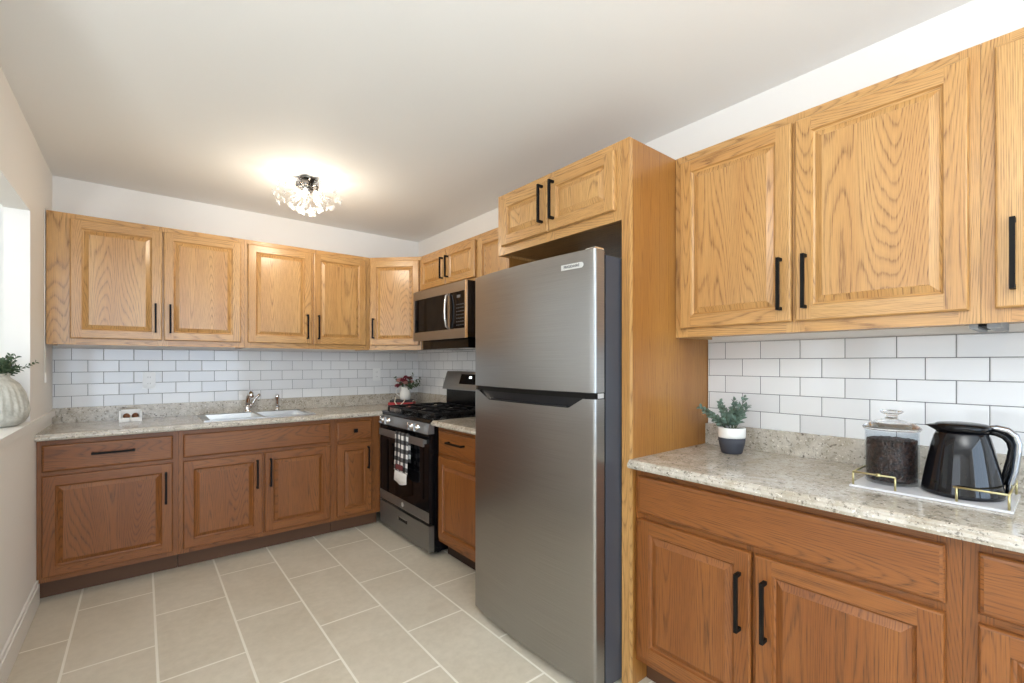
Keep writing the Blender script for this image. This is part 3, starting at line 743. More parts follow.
# ------------------------------------------------------------------ range
RY0, RY1, RX = 2.702, 3.514, 1.492
t = thing('gas_range', 'black and stainless gas range with a towel on its oven handle', 'range', (1.8, 3.1, 0))
m = MB(); m.box(RX + .03, RT - .02, RY0, RY1, .03, .905)
for yy in (RY0 + .05, RY1 - .08):
    for xx in (RX + .08, RT - .10): m.box(xx, xx + .03, yy, yy + .03, 0.001, .03)
m.build('body', 'enamel_black', t)
m = MB(); m.box(RX + .02, RT - .085, RY0, RY1, .9055, .918)
m.prism([(RX + .02, .918), (RX - .002, .900), (RX - .004, .893), (RX + .02, .893)], RY0, RY1, axis='y') if False else None
pts = [(RX + .0198, .918), (RX + .002, .914), (RX - .010, .900), (RX - .010, .893), (RX + .0198, .893)]
for i in range(5):
    a, b = pts[i], pts[(i + 1) % 5]
    m.quad([(a[0], RY0, a[1]), (a[0], RY1, a[1]), (b[0], RY1, b[1]), (b[0], RY0, b[1])])
m.quad([(p[0], RY0, p[1]) for p in pts]); m.quad([(p[0], RY1, p[1]) for p in reversed(pts)])
m.build('cooktop', 'enamel_black', t)
def slab_y(name, mat, pts, y0, y1, parent, bev=0):
    m = MB(); n = len(pts)
    for i in range(n):
        a, b = pts[i], pts[(i + 1) % n]
        m.quad([(a[0], y0, a[1]), (a[0], y1, a[1]), (b[0], y1, b[1]), (b[0], y0, b[1])])
    m.quad([(p[0], y0, p[1]) for p in pts]); m.quad([(p[0], y1, p[1]) for p in reversed(pts)])
    return m.build(name, mat, parent, bevel=bev)
kp = slab_y('knob_panel', 'range_steel', [(RX - .006, .892), (RX - .022, .822), (RX + .029, .822), (RX + .029, .892)], RY0 + .004, RY1 - .004, t)
for yk in (3.40, 3.315, 2.925, 2.84):
    m = MB(); m.lathe([(.021, 0), (.021, .006), (.018, .010), (.016, .028), (.0001, .030)], 20, 0, 0, 0, axis='x')
    rot = Matrix.Rotation(R_(-13), 4, 'Y')
    m.v = [tuple((rot @ Vector((-p[0], p[1], p[2]))) + Vector((RX - .0155, yk, .858))) for p in m.v]
    m.f = [list(reversed(f)) for f in m.f]
    kb = m.build('knob', 'chrome', kp)
    q = MB(); q.box(RX - .060, RX - .044, yk - .004, yk + .004, .834, .888); q.build('grip', 'chrome', kb, bevel=.002)
od = slab_y('oven_door', 'enamel_black', [(RX - .008, .812), (RX - .008, .222), (RX + .029, .222), (RX + .029, .812)], RY0 + .004, RY1 - .004, t, .003)
m = MB(); m.box(RX - .0105, RX - .0085, RY0 + .010, RY1 - .010, .300, .730); m.build('oven_glass', 'gloss_black', od)
m = MB(); m.box(RX - .0115, RX - .0085, RY0 + .005, RY1 - .005, .228, .298); sp = m.build('lower_trim', 'range_steel', od)
m = MB(); m.lathe([(.0175, 0), (.0175, .002), (.0155, .0025), (.0001, .0025)], 28, 0, 0, 0, axis='x'); m.v = [(RX - .0116 - p[0], 3.10 + p[1], .263 + p[2]) for p in m.v]; m.f = [list(reversed(f)) for f in m.f]
m.build('maker_emblem', 'badge_silver', sp)
m = MB(); m.box(RX - .052, RX - .040, RY0 + .012, RY1 - .085, .742, .792); hd = m.build('oven_handle', 'range_steel', t, bevel=.005)
for yy in (RY0 + .04, RY1 - .13):
    m = MB(); m.box(RX - .0395, RX - .0085, yy, yy + .02, .755, .780); m.build('handle_post', 'range_steel', hd)
dw = slab_y('storage_drawer', 'range_steel', [(RX - .010, .208), (RX - .010, .035), (RX + .029, .035), (RX + .029, .208)], RY0 + .004, RY1 - .004, t, .004)
m = MB(); m.box(RX - .0115, RX - .0102, 3.03, 3.17, .135, .160); m.build('finger_slot', 'gloss_black', dw)
m = MB(); m.box(RX - .0128, RX - .0116, 3.035, 3.165, .158, .163); m.box(RX - .0128, RX - .0116, 3.165, 3.175, .135, .163); m.build('slot_rim', 'steel_edge', dw)
# backguard
slab_y('backguard_riser', 'enamel_black', [(RT - .070, .9185), (RT - .070, 1.075), (RT - .020, 1.075), (RT - .020, .9185)], RY0 + .01, RY1 - .075, t)
bgp = slab_y('backguard', 'range_steel', [(RT - .100, 1.0755), (RT - .098, 1.090), (RT - .055, 1.222), (RT - .045, 1.228), (RT - .020, 1.228), (RT - .020, 1.0755)], RY0, RY1 - .055, t, .003)
def bgx(z): return RT - .098 + .043 * (z - 1.090) / .132
m = MB(); y0, y1 = 2.98, 3.215
m.quad([(bgx(1.125) - .0015, y0, 1.125), (bgx(1.125) - .0015, y1, 1.125), (bgx(1.205) - .0015, y1, 1.205), (bgx(1.205) - .0015, y0, 1.205)][::-1])
m.quad([(bgx(1.125) + .002, y0, 1.125), (bgx(1.125) + .002, y1, 1.125), (bgx(1.205) + .002, y1, 1.205), (bgx(1.205) + .002, y0, 1.205)])
for (a, b) in ((y0, y0), (y1, y1)): m.quad([(bgx(1.125) - .0015, a, 1.125), (bgx(1.205) - .0015, a, 1.205), (bgx(1.205) + .002, a, 1.205), (bgx(1.125) + .002, a, 1.125)])
ds = m.build('display', 'gloss_black', bgp)
m = MB(); zz0, zz1 = 1.172, 1.188
m.quad([(bgx(zz0) - .0025, 3.05, zz0), (bgx(zz0) - .0025, 3.085, zz0), (bgx(zz1) - .0025, 3.085, zz1), (bgx(zz1) - .0025, 3.05, zz1)][::-1]); m.build('clock', 'clock_glow', ds)
# burners and grates
for (bx, by) in ((1.63, 2.88), (1.63, 3.33), (1.90, 2.88), (1.90, 3.33), (1.765, 3.105)):
    m = MB(); m.lathe([(.050, 0), (.050, .006), (.036, .008), (.036, .016), (.030, .020), (.0001, .020)], 24, bx, by, .9186); m.build('burner', 'cast_iron', t)
def grate(y0, y1):
    m = MB(); x0, x1 = 1.545, 2.02; zt_ = .957; b = .006
    for xx in (x0, x1, (x0 + x1) / 2): m.box(xx - b, xx + b, y0, y1, zt_ - .014, zt_)
    for yy in (y0, y1): m.box(x0, x1, yy - b, yy + b, zt_ - .014, zt_)
    cy_ = (y0 + y1) / 2
    for cx_ in ((x0 * 3 + x1) / 4, (x0 + x1 * 3) / 4):
        m.box(cx_ - b * .8, cx_ + b * .8, y0, cy_ - .03, zt_ - .012, zt_ + .002); m.box(cx_ - b * .8, cx_ + b * .8, cy_ + .03, y1, zt_ - .012, zt_ + .002)
        m.box(cx_ - .11, cx_ - .03, cy_ - b * .8, cy_ + b * .8, zt_ - .012, zt_ + .002); m.box(cx_ + .03, cx_ + .11, cy_ - b * .8, cy_ + b * .8, zt_ - .012, zt_ + .002)
    for xx in (x0, x1):
        for yy in (y0, y1): m.box(xx - b, xx + b, yy - b, yy + b, .9185, zt_ - .014)
    m.build('grate', 'cast_iron', t, bevel=.0015)
grate(RY0 + .03, RY0 + .275); grate(RY0 + .285, RY1 - .285); grate(RY1 - .275, RY1 - .03)
# towel on the oven handle
t2 = thing('dish_towel', 'black and white checked dish towel hanging over the oven handle', 'towel', (RX - .06, 3.02, .42))
def cloth(y0, y1, path, ny=14, mat=0, vz=None, hem=None):
    m = MB(); n = len(path); vs = []
    for i, (x, z) in enumerate(path):
        for j in range(ny + 1):
            f = j / ny; s_ = abs(z - path[0][1]) if False else i / (n - 1)
            wv = .004 * math.sin(f * 9.5 + .5) * min(1, i / 4)
            zz_ = z + (hem(f) if (hem and i == n - 1) else 0)
            vs.append((x + wv, y0 + (y1 - y0) * f + .004 * math.sin(i * .5), zz_))
    fs = []; uv = []
    for i in range(n - 1):
        for j in range(ny):
            fs.append([i * (ny + 1) + j, i * (ny + 1) + j + 1, (i + 1) * (ny + 1) + j + 1, (i + 1) * (ny + 1) + j])
            uv.append([((y1 - y0) * jj / ny, vs[ii * (ny + 1)][2]) for ii, jj in ((i, j), (i, j + 1), (i + 1, j + 1), (i + 1, j))])
    m.add(vs, fs, mat, uv, True); return m
xf = RX - .0575; xb = RX - .0345
path = [(xb, .60), (xb, .66), (xb, .72), (xb, .775), (xb - .002, .797), (RX - .046, .802), (xf + .002, .797), (xf, .775)] + [(xf - .004 * k / 8, .775 - .028 * k) for k in range(1, 10)]
m = cloth(2.925, 3.125, path)
o = m.build('checked_cloth', 'gingham_cloth', t2); md = o.modifiers.new('thickness', 'SOLIDIFY'); md.thickness = .0025
m = cloth(2.930, 3.120, [(xf - .006, .522), (xf - .008, .495), (xf - .008, .47), (xf - .008, .45)], hem=lambda f: -.018 * math.sin(f * math.pi))
o = m.build('white_band', 'white_cloth', t2); md = o.modifiers.new('thickness', 'SOLIDIFY'); md.thickness = .0025
m = cloth(2.975, 3.085, [(xf - .0135, .575), (xf - .0135, .555), (xf - .0135, .535)]); o = m.build('printed_patch', 'print_red', t2); md = o.modifiers.new('thickness', 'SOLIDIFY'); md.thickness = .001

# ------------------------------------------------------------------ refrigerator
FY0, FY1 = 1.159, 1.971
def fx(y):
    s_ = (y - FY0) / (FY1 - FY0); x = 1.347 - .026 * (1 - (2 * s_ - 1) ** 2)
    e_ = min(s_, 1 - s_) * (FY1 - FY0)
    if e_ < .010: x += .010 - math.sqrt(max(0, .010 ** 2 - (.010 - e_) ** 2))
    return x
t = thing('refrigerator', 'tall stainless top-freezer refrigerator standing in the oak enclosure', 'refrigerator', (1.75, 1.56, 0))
m = MB(); m.box(1.415, RT - .04, FY0 + .004, FY1 - .018, .02, 1.722)
for yy in (FY0 + .05, FY1 - .09):
    m.box(1.46, 1.50, yy, yy + .04, .001, .02); m.box(1.95, 1.99, yy, yy + .04, .001, .02)
m.build('body', 'fridge_side_grey', t)
ysamp = [FY0, FY0 + .001, FY0 + .003, FY0 + .006, FY0 + .010] + [FY0 + .010 + (FY1 - FY0 - .020) * k / 40 for k in range(1, 40)] + [FY1 - .010, FY1 - .006, FY1 - .003, FY1 - .001, FY1]
def door_solid(zbot, ztop_fn, xback, ys, name, mats):
    m = MB(); n = len(ys)
    def P(y, z, back=False): return (xback if back else fx(y), y, z)
    vs = []
    for y in ys: vs += [P(y, zbot), P(y, ztop_fn(y)), P(y, ztop_fn(y), True), P(y, zbot, True)]
    F1, F2 = [], []
    for i in range(n - 1):
        a = 4 * i; b = 4 * (i + 1)
        F1.append([a, a + 1, b + 1, b]); F2 += [[a + 1, a + 2, b + 2, b + 1], [a + 2, a + 3, b + 3, b + 2], [a + 3, a, b, b + 3]]
    m.add(vs, F1, 0, None, True); o = len(m.v); m.add(vs, F2, 1, None, False)
    m.add([vs[0], vs[1], vs[2], vs[3]], [[0, 3, 2, 1]], 2); m.add(vs[-4:], [[0, 1, 2, 3]], 2)
    return m.build(name, mats, t)
frz = door_solid(1.182, lambda y: 1.738, 1.402, ysamp, 'freezer_door', ['brushed_steel', 'brushed_steel', 'brushed_steel'])
ny0, ny1, nz = 1.215, 1.925, 1.117
def ztop(y):
    if y <= ny0 or y >= ny1: return 1.157
    return 1.157 - .040 * min(1, (y - ny0) / .07, (ny1 - y) / .10)
ysl = sorted(ysamp + [ny0, ny0 + .07, ny1 - .10, ny1])
frd = door_solid(.038, ztop, 1.402, ysl, 'refrigerator_door', ['brushed_steel', 'steel_edge', 'brushed_steel'])
def strip(y0, y1, z0, z1, dx, xb_, name, mat, parent, n=30, zf=None):
    m = MB(); vs = []; ys = [y0 + (y1 - y0) * k / n for k in range(n + 1)]
    for y in ys:
        zb__ = z0 if zf is None else zf(y)
        vs += [(fx(y) + dx, y, zb__), (fx(y) + dx, y, z1), (xb_, y, z1), (xb_, y, zb__)]
    fs = []
    for i in range(n):
        a, b = 4 * i, 4 * i + 4
        fs += [[a, a + 1, b + 1, b], [a + 1, a + 2, b + 2, b + 1], [a + 2, a + 3, b + 3, b + 2], [a + 3, a, b, b + 3]]
    fs += [[0, 3, 2, 1], [4 * n, 4 * n + 1, 4 * n + 2, 4 * n + 3]]
    m.add(vs, fs, 0, None, False); return m.build(name, mat, parent)
strip(FY0 + .001, FY1 - .001, 1.1595, 1.1800, .003, 1.400, 'handle_strip', 'matte_black', t)
strip(ny0 + .002, ny1 - .002, 0, 1.1590, .014, 1.396, 'grip_pocket', 'dark_plastic', frd, zf=lambda y: ztop(y) + .0006)
strip(1.30, 1.82, 1.1172, 1.1215, -.0006, 1.352, 'grip_lip', 'dark_plastic', frd)
m = MB(); m.box(1.362, 1.398, FY0 - .0012, FY0 + .0006, 1.160, 1.179)
m.build('hinge_cap', 'chrome', t)
m = MB(); m.box(1.36, 1.41, FY0 + .01, FY0 + .06, 1.7395, 1.748); m.build('top_hinge', 'chrome', t, bevel=.003)
m = MB(); m.box(1.4025, 1.4145, FY0 + .008, FY1 - .008, .04, 1.730); m.build('gasket', 'matte_black', t)
m = MB(); m.box(1.385, 1.4145, FY0 + .02, FY1 - .02, .006, .036); m.build('kick_grille', 'dark_plastic', t)
# maker badge with raised lettering
def badge():
    y0, y1, z0, z1 = 1.212, 1.322, 1.672, 1.694; n = 10; pts = [(y1, z1), (y1, z0)] + [(y0 + .010 + .010 * math.cos(a) * -1 if False else y0 + .011 - .011 * math.sin(math.pi * k / 8), (z0 + z1) / 2 - .011 * math.cos(math.pi * k / 8)) for k, a in ((k, 0) for k in range(9))]
    m = MB(); X = lambda y, d: fx(y) - d
    fr_ = [(X(y, .0022), y, z) for y, z in pts]; bk = [(X(y, -.001), y, z) for y, z in pts]; k = len(pts)
    m.add(fr_ + bk, [list(reversed(range(k))), list(range(k, 2 * k))] + [[i, (i + 1) % k, k + (i + 1) % k, k + i] for i in range(k)])
    b = m.build('badge', 'badge_silver', frz)
    cu = bpy.data.curves.new('badge_lettering', 'FONT'); cu.body = 'FRIGIDAIRE'; cu.size = .0155; cu.extrude = .0004; cu.align_x = 'CENTER'; cu.align_y = 'CENTER'
    o = bpy.data.objects.new('badge_lettering', cu); C.objects.link(o)
    dg = bpy.context.evaluated_depsgraph_get(); me = bpy.data.meshes.new_from_object(o.evaluated_get(dg)); bpy.data.objects.remove(o)
    me.materials.clear(); me.materials.append(MATS['badge_text'])
    mo = bpy.data.objects.new('badge_lettering', me); C.objects.link(mo); mo.parent = b
    yc = 1.268; slope = math.atan2(fx(yc + .03) - fx(yc - .03), .06)
    w = Vector((fx(yc) - .0032, yc, 1.683)); mo.location = w - WO[b.name]
    mo.rotation_euler = (R_(90), 0, R_(-90) - slope)
badge()

# ------------------------------------------------------------------ ceiling light
LX, LY = .835, 3.13
t = thing('ceiling_light', 'chrome dandelion-style crystal flush light on the ceiling', 'ceiling light', (LX, LY, CE))
m = MB(); m.lathe([(.060, 0), (.060, -.008), (.050, -.016), (.018, -.020), (.016, -.060), (.030, -.070), (.028, -.092), (.0001, -.098)], 32, LX, LY, CE - .0008); m.f = [list(reversed(f)) for f in m.f]
m.build('canopy', 'dark_chrome', t)
m = MB()
for k in range(5):
    a = 2 * math.pi * k / 5 + .4; c = Vector((LX + .05 * math.cos(a), LY + .05 * math.sin(a), CE - .042))
    m.lathe([(.018, .008), (.024, .012), (.024, -.020), (.020, -.022)], 16, c.x, c.y, c.z)
m.build('lamp_socket', 'dark_chrome', t)
for k in range(5):
    a = 2 * math.pi * k / 5 + .4; m = MB(); m.ball((LX + .055 * math.cos(a), LY + .055 * math.sin(a), CE - .098), .014, 12, sz=1.4)
    m.build('bulb', 'bulb_glow', t)
ctr = Vector((LX, LY, CE - .075)); rs = random.Random(3)
for k in range(44):
    g = (k + .5) / 44; ph = math.acos(1 - g * 1.12) ; a = k * 2.39996
    d = Vector((math.sin(ph) * math.cos(a), math.sin(ph) * math.sin(a), -math.cos(ph)))
    if d.z > -.02: d.z = -.02
    ln = .150 + rs.uniform(-.02, .02); e_ = ctr + Vector((d.x, d.y, d.z * .92)) * ln * (1.22 if d.z > -.5 else 1.0)
    m = MB(); m.tube([ctr + d * .02, e_], .0011, 5); sg = m.build('stem', 'steel_edge', t)
    q = MB()
    u = d.cross(Vector((0, 0, 1))); u = u.normalized() if u.length > .05 else Vector((1, 0, 0)); v = d.cross(u)
    for j in range(8):
        aa = 2 * math.pi * j / 8 + k; dd = (u * math.cos(aa) + v * math.sin(aa)) * .8 + d * .55
        q.tube([e_, e_ + dd * .021], [.0009, .0009], 5); q.ball(tuple(e_ + dd * .023), .0032, 8)
    q.ball(tuple(e_ + d * .006), .0056, 8)
    q.build('crystal_spray', 'crystal_white', sg) if 'crystal_white' in MATS else q.build('crystal_spray', 'crystal', sg)
pl = bpy.data.lights.new('lamp_glow', 'POINT'); pl.energy = 13; pl.color = (1.0, .86, .68); pl.shadow_soft_size = .09
po = bpy.data.objects.new('lamp_glow', pl); C.objects.link(po); po.parent = t; po.location = (0, 0, -.235)

# ------------------------------------------------------------------ plants
def sprig(m, ms, base, tip, bend, nl, ll, lw, rng, mat=0):
    base = Vector(base); tip = Vector(tip); pts = []
    for k in range(7):
        f = k / 6; pts.append(base.lerp(tip, f) + Vector(bend) * math.sin(f * math.pi / 1.3) * f)
    ms.tube(pts, [.0016 * (1 - .5 * k / 6) for k in range(7)], 6)
    for k in range(nl):
        f = .18 + .82 * k / (nl - 1); i = min(5, int(f * 6)); p = pts[i].lerp(pts[i + 1], f * 6 - i); d = (pts[i + 1] - pts[i]).normalized()
        a = k * 1.9 + rng.uniform(-.4, .4); u = d.cross(Vector((.3, .2, 1))).normalized(); v = d.cross(u)
        for s_ in (0, math.pi):
            out = (u * math.cos(a + s_) + v * math.sin(a + s_)) * .9 + d * .75
            m.leaf(p, out, ll * (1.05 - .4 * f), lw * (1.05 - .35 * f), mat, .2)
t = thing('potted_succulent', 'small leafy plant in a white-over-charcoal pot on the right countertop', 'potted plant', (1.955, .925, HC))
px, py, pz = 1.955, .925, HC + .0008
m = MB(); m.lathe([(.0001, 0), (.038, 0), (.041, .004), (.050, .04), (.0535, .066)], 36, px, py, pz); m.build('pot_base', 'charcoal_ceramic', t)
m = MB(); m.lathe([(.0537, .0665), (.0545, .075), (.0545, .108), (.0515, .110), (.050, .104), (.049, .0665)], 36, px, py, pz, closed=True); m.build('pot_band', 'white_ceramic', t)
m = MB(); m.lathe([(.0001, .102), (.0488, .100), (.0485, .068), (.0001, .068)], 24, px, py, pz); m.f = [list(reversed(f)) for f in m.f]; m.build('soil', 'soil', t)
rg = random.Random(5); m = MB(); ms = MB()
tips = [(-.02, .15, .095), (-.04, .10, .070), (.03, .07, .13), (.0, .045, .10), (-.03, -.03, .15), (.01, -.075, .165), (-.02, -.06, .11), (.04, .0, .12), (-.05, .02, .08), (.0, .0, .10), (.02, -.085, .12), (.02, .12, .06)]
for (dx, dy, dz_) in tips:
    sprig(m, ms, (px + dx * .15, py + dy * .15, pz + .100), (px + dx * .7, py + dy * (.88 if dy > 0 else .68), pz + .105 + dz_ * .76), (0, 0, .010), 10, .030, .018, rg)
m.build('foliage', 'leaf_sage', t); ms.build('stems', 'stem_green', t)

t = thing('ribbed_vase', 'large pale grey ribbed vase with green sprigs on the pass-through ledge', 'vase', (-.60, 3.14, 1.0))
vx, vy = -.560, 3.175
m = MB()
def vrad(r, z, a): return r * (1 + (.016 * math.cos(a * 30) if .06 < z < .185 else 0.0))
prof = [(.0001, 0), (.100, 0), (.122, .012), (.137, .035), (.140, .062), (.136, .095), (.124, .140), (.106, .175), (.086, .192), (.076, .200), (.074, .208), (.079, .216), (.073, .217), (.066, .205), (.070, .19), (.085, .17), (.10, .12), (.10, .05), (.0001, .03)]
prof = [(r, z * 1.14) for r, z in prof]
m.lathe(prof, 132, vx, vy, 1.0008, rad=vrad); m.build('vessel', 'vase_ceramic', t)
m = MB(); ms = MB(); rg = random.Random(9)
for k in range(40):
    a = rg.uniform(0, 6.28); rr = rg.uniform(.03, .135); h_ = rg.uniform(.03, .085)
    sprig(m, ms, (vx + .03 * math.cos(a), vy + .03 * math.sin(a), 1.21), (vx + rr * math.cos(a), vy + rr * math.sin(a) * .9, 1.24 + h_), (0, 0, .01), 9, .030, .014, rg)
sprig(m, ms, (vx + .04, vy, 1.22), (vx + .155, vy + .03, 1.30), (0, 0, .0), 10, .022, .010, rg)
m.build('foliage', 'leaf_green', t); ms.build('stems', 'stem_green', t)

# flowers in white pitcher on red boxes in the corner
bxc = Vector((1.86, 3.90, 0)); ang = R_(-38)
def obox(m, c, w, d, z0, z1, a):
    r = Vector((math.cos(a), math.sin(a), 0)); n = Vector((-math.sin(a), math.cos(a), 0)); c = Vector((c[0], c[1], 0))
    P = [c + r * sx * w / 2 + n * sy * d / 2 for sx, sy in ((-1, -1), (1, -1), (1, 1), (-1, 1))]
    m.prism([(p.x, p.y) for p in P], z0, z1)
for i, (w, d, z0, z1, mt, lb, a) in enumerate(((.22, .16, .9148, .9405, 'red_cover', 'red book lying on the corner counter, bottom of the pair', ang), (.20, .14, .9412, .9600, 'dark_cover', 'dark book on top of the red book, under the white pitcher', ang + .06))):
    t = thing('book', lb, 'book', (bxc.x, bxc.y, z0))
    m = MB(); obox(m, bxc, w, d, z0, z0 + .0025, a); obox(m, bxc, w, d, z1 - .0025, z1, a); 
    n = Vector((-math.sin(a), math.cos(a), 0)); sc_ = bxc - n * (d / 2 - .002); obox(m, sc_, w, .004, z0 + .0025, z1 - .0025, a); m.build('cover', mt, t)
    m = MB(); obox(m, bxc, w - .008, d - .010, z0 + .0026, z1 - .0026, a); m.build('pages', 'cream_ribbon' if i else 'red_cover', t)
t = thing('flower_pitcher', 'white pitcher of dark red flowers standing on books in the corner', 'pitcher', (bxc.x + .01, bxc.y, .9528))
fx_, fy_, fz_ = bxc.x + .025, bxc.y - .01, .9608
m = MB(); m.lathe([(.0001, 0), (.040, 0), (.046, .006), (.052, .035), (.048, .070), (.036, .095), (.040, .115), (.037, .114), (.033, .096), (.0001, .09)], 32, fx_, fy_, fz_); m.build('jug', 'white_ceramic', t)
m = MB(); s3 = Vector((-.78, .0, 0)); m.tube([(fx_ - .036, fy_ + .03, fz_ + .10), (fx_ - .062, fy_ + .05, fz_ + .095), (fx_ - .068, fy_ + .054, fz_ + .06), (fx_ - .040, fy_ + .034, fz_ + .03)], .005, 8); m.build('handle', 'white_ceramic', t)
m = MB(); rg = random.Random(12)
for k in range(13):
    a = rg.uniform(0, 6.28); r_ = rg.uniform(.0, .085); c = Vector((fx_ + r_ * math.cos(a), fy_ + r_ * math.sin(a), fz_ + .135 + rg.uniform(0, .075) - r_ * .25))
    q = MB(); 
    for j in range(14):
        aa = j * 2.4; el = .2 + .09 * j; dv = Vector((math.cos(aa) * math.cos(el), math.sin(aa) * math.cos(el), math.sin(el)))
        q.leaf(c + dv * .004, dv, .026, .020, 0, .3)
    q.ball(tuple(c), .009, 8)
    q.build('flower', 'petal_red' if k % 4 else 'petal_pink', t)
m = MB(); ms = MB()
for (dx, dy, dz_) in ((.10, -.09, .10), (.08, -.12, .06), (-.07, .05, .11), (.05, -.05, .15), (.11, -.04, .03), (.02, -.09, .02)):
    sprig(m, ms, (fx_, fy_, fz_ + .10), (fx_ + dx, fy_ + dy, fz_ + .11 + dz_ * .8), (0, 0, 0), 7, .035, .018, rg)
m.build('foliage', 'leaf_green', t); ms.build('stems', 'stem_green', t)
m = MB(); k_ = Vector((1.775, 3.835, .9165)); vv = Vector((math.cos(ang), math.sin(ang), 0))
def rp(a, z): 
    p = k_ + vv * a; return (p.x, p.y, .9185 + z)
m.tube([rp(-.01, .075), rp(-.018, .03), rp(.0, .002), rp(.03, .002), rp(.062, .03), rp(.075, .055)], .0045, 8)
tag(m.build('ribbon_loop', 'cream_ribbon'), 'cream ribbon loop leaning against the front of the red book', 'ribbon')

# ------------------------------------------------------------------ coffee tray, canister, carafe
TX0, TX1, TY0, TY1 = 1.712, 1.955, .100, .445
t = thing('serving_tray', 'white rectangular tray with gold corner rails on the right countertop', 'tray', (1.83, .27, HC))
m = MB(); m.box(TX0, TX1, TY0, TY1, HC + .0008, HC + .0068); m.build('tray_base', 'white_marble', t, bevel=.002)
zr = HC + .046
def rail(path, posts):
    m = MB(); 
    for a, b in zip(path[:-1], path[1:]): m.tube([a, b], .0028, 8)
    for p in path[1:-1]: m.ball(p, .003, 8)
    for (x, y) in posts: m.tube([(x, y, HC + .0072), (x, y, zr)], .0028, 8)
    m.build('gold_rail', 'gold_metal', t)
i_ = .008
rail([(TX0 + i_, .335, zr), (TX0 + i_, TY1 - i_, zr), (TX1 - i_, TY1 - i_, zr), (TX1 - i_, .36, zr)], [(TX0 + i_, .335), (TX0 + i_, TY1 - i_), (TX1 - i_, TY1 - i_), (TX1 - i_, .36)])
rail([(TX0 + i_, .212, zr), (TX0 + i_, TY0 + i_, zr), (TX1 - i_, TY0 + i_, zr), (TX1 - i_, .19, zr)], [(TX0 + i_, .205), (TX0 + i_, TY0 + i_), (TX1 - i_, TY0 + i_), (TX1 - i_, .19)])
m = MB(); m.lathe([(.0032, -.005), (.0055, -.005), (.0055, .005), (.0032, .005)], 14, TX0 + i_, .375, zr, axis='y', closed=True); m.build('rail_collar', 'gold_metal', t)
zt2 = HC + .0074
jx, jy = 1.842, .368; jr = .067
t = thing('coffee_canister', 'clear glass lidded canister of coffee beans on the tray', 'canister', (jx, jy, zt2))
m = MB(); m.lathe([(.0001, 0), (jr - .003, 0), (jr, .004), (jr, .160), (jr + .002, .164), (jr - .002, .164), (jr - .003, .160), (jr - .003, .008), (.0001, .007)], 48, jx, jy, zt2); m.build('glass_body', 'jar_glass', t)
m = MB(); m.lathe([(jr - .005, .166), (jr + .005, .167), (jr + .007, .172), (jr + .003, .177), (jr - .010, .187), (.036, .195), (.018, .199), (.014, .206), (.016, .213), (.026, .218), (.030, .223), (.026, .227), (.0001, .228)], 48, jx, jy, zt2)
m.build('glass_lid', 'clear_glass', t)
rg = random.Random(21); m = MB()
m.lathe([(.0001, .0095), (jr - .0055, .0095), (jr - .0055, .131), (.030, .134), (.0001, .135)], 40, jx, jy, zt2)
def bean(c, axis_, n_):
    a = Vector(axis_).normalized(); n_ = Vector(n_).normalized(); s_ = a.cross(n_); vs = []
    for i in range(5):
        th = math.pi * i / 4
        for k in range(6):
            p = 2 * math.pi * k / 6; vs.append(Vector(c) + a * math.cos(th) * .0052 + (s_ * math.cos(p) * .0036 + n_ * math.sin(p) * .0024) * max(math.sin(th), .02))
    fs = [[i * 6 + k, i * 6 + (k + 1) % 6, (i + 1) * 6 + (k + 1) % 6, (i + 1) * 6 + k] for i in range(4) for k in range(6)]
    m.add(vs, fs, 0, None, True)
for k in range(1500):
    a = rg.uniform(0, 2 * math.pi); z = rg.uniform(.012, .133); n_ = Vector((math.cos(a), math.sin(a), 0)); tt = Vector((-n_.y, n_.x, 0)); w = rg.uniform(0, 3.14)
    bean((jx + n_.x * (jr - .0062), jy + n_.y * (jr - .0062), zt2 + z), tt * math.cos(w) + Vector((0, 0, 1)) * math.sin(w), n_)
for k in range(260):
    a = rg.uniform(0, 2 * math.pi); r_ = (jr - .008) * math.sqrt(rg.random()); w = rg.uniform(0, 3.14)
    bean((jx + r_ * math.cos(a), jy + r_ * math.sin(a), zt2 + .1355), (math.cos(w), math.sin(w), 0), (0, 0, 1))
o = m.build('coffee_beans', 'coffee_bean'); tag(o, 'dark roasted coffee beans filling the glass canister', 'coffee beans', kind='stuff')
kx, ky = 1.832, .208
t = thing('coffee_carafe', 'glossy black carafe with chrome handle, on the tray beside the canister', 'carafe', (kx, ky, zt2))
m = MB(); m.lathe([(.0001, 0), (.083, 0), (.088, .004), (.0875, .012), (.078, .076), (.067, .135), (.060, .164), (.0565, .172), (.054, .180)], 56, kx, ky, zt2)
m.build('body', 'carafe_black', t)
m = MB(); m.lathe([(.050, .1805), (.058, .182), (.0605, .190), (.0600, .197), (.052, .202), (.030, .205), (.0001, .206)], 48, kx, ky, zt2); m.build('lid', 'enamel_black', t)
hd = Vector((.05, -1, 0)).normalized()
hd = Vector((.62, -.78, 0)).normalized(); hd = Vector((0.25, -.97, 0)).normalized()
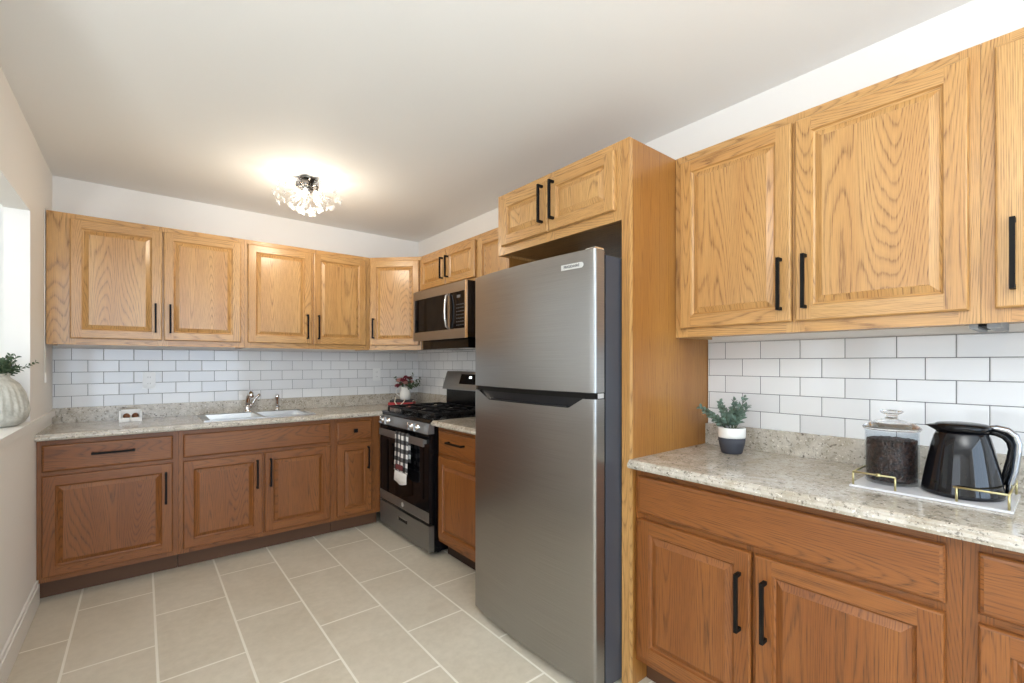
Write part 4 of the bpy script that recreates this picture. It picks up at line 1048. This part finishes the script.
def hp(r, z): return (kx + hd.x * r, ky + hd.y * r, zt2 + z)
m = MB(); sp_ = -hd
m.add([(kx + sp_.x * .056 - sp_.y * .018, ky + sp_.y * .056 + sp_.x * .018, zt2 + .180), (kx + sp_.x * .056 + sp_.y * .018, ky + sp_.y * .056 - sp_.x * .018, zt2 + .180), (kx + sp_.x * .080, ky + sp_.y * .078, zt2 + .194),
       (kx + sp_.x * .056 - sp_.y * .018, ky + sp_.y * .056 + sp_.x * .018, zt2 + .198), (kx + sp_.x * .056 + sp_.y * .018, ky + sp_.y * .056 - sp_.x * .018, zt2 + .198)], [[0, 2, 1], [3, 4, 2], [0, 3, 2], [1, 2, 4], [0, 1, 4, 3]])
m.build('spout', 'enamel_black', t)
m = MB(); m.tube([hp(.050, .194), hp(.070, .195), hp(.090, .190), hp(.104, .176), hp(.110, .154), hp(.108, .120), hp(.104, .080), hp(.096, .045), hp(.093, .014)], [.010, .014, .016, .017, .017, .016, .015, .014, .011], 14, squash=.62)
m.build('handle_shell', 'handle_chrome', t)
m = MB(); m.tube([hp(.052, .182), hp(.070, .180), hp(.086, .172), hp(.096, .158), hp(.100, .138), hp(.096, .110), hp(.088, .075), hp(.082, .040)], [.007, .008, .008, .008, .008, .008, .007, .006], 10); m.build('handle_grip', 'enamel_black', t)

# ------------------------------------------------------------------ unseen torchiere added to carry the ceiling fill light
tx, ty = -0.85, -0.75
t = thing('added_fill_lamp', 'unseen white torchiere added behind the camera to bounce fill light off the ceiling', 'floor lamp', (tx, ty, 0))
m = MB(); m.lathe([(.0001, .001), (.13, .001), (.13, .015), (.03, .03), (.0001, .031)], 32, tx, ty, 0); m.build('base', 'white_trim', t)
m = MB(); m.tube([(tx, ty, .031), (tx, ty, 1.33)], .012, 12); m.build('pole', 'white_trim', t)
m = MB(); m.lathe([(.0001, 1.331), (.05, 1.335), (.13, 1.38), (.17, 1.43), (.165, 1.43), (.125, 1.385), (.05, 1.345), (.0001, 1.341)], 40, tx, ty, 0); m.build('bowl_shade', 'white_trim', t)
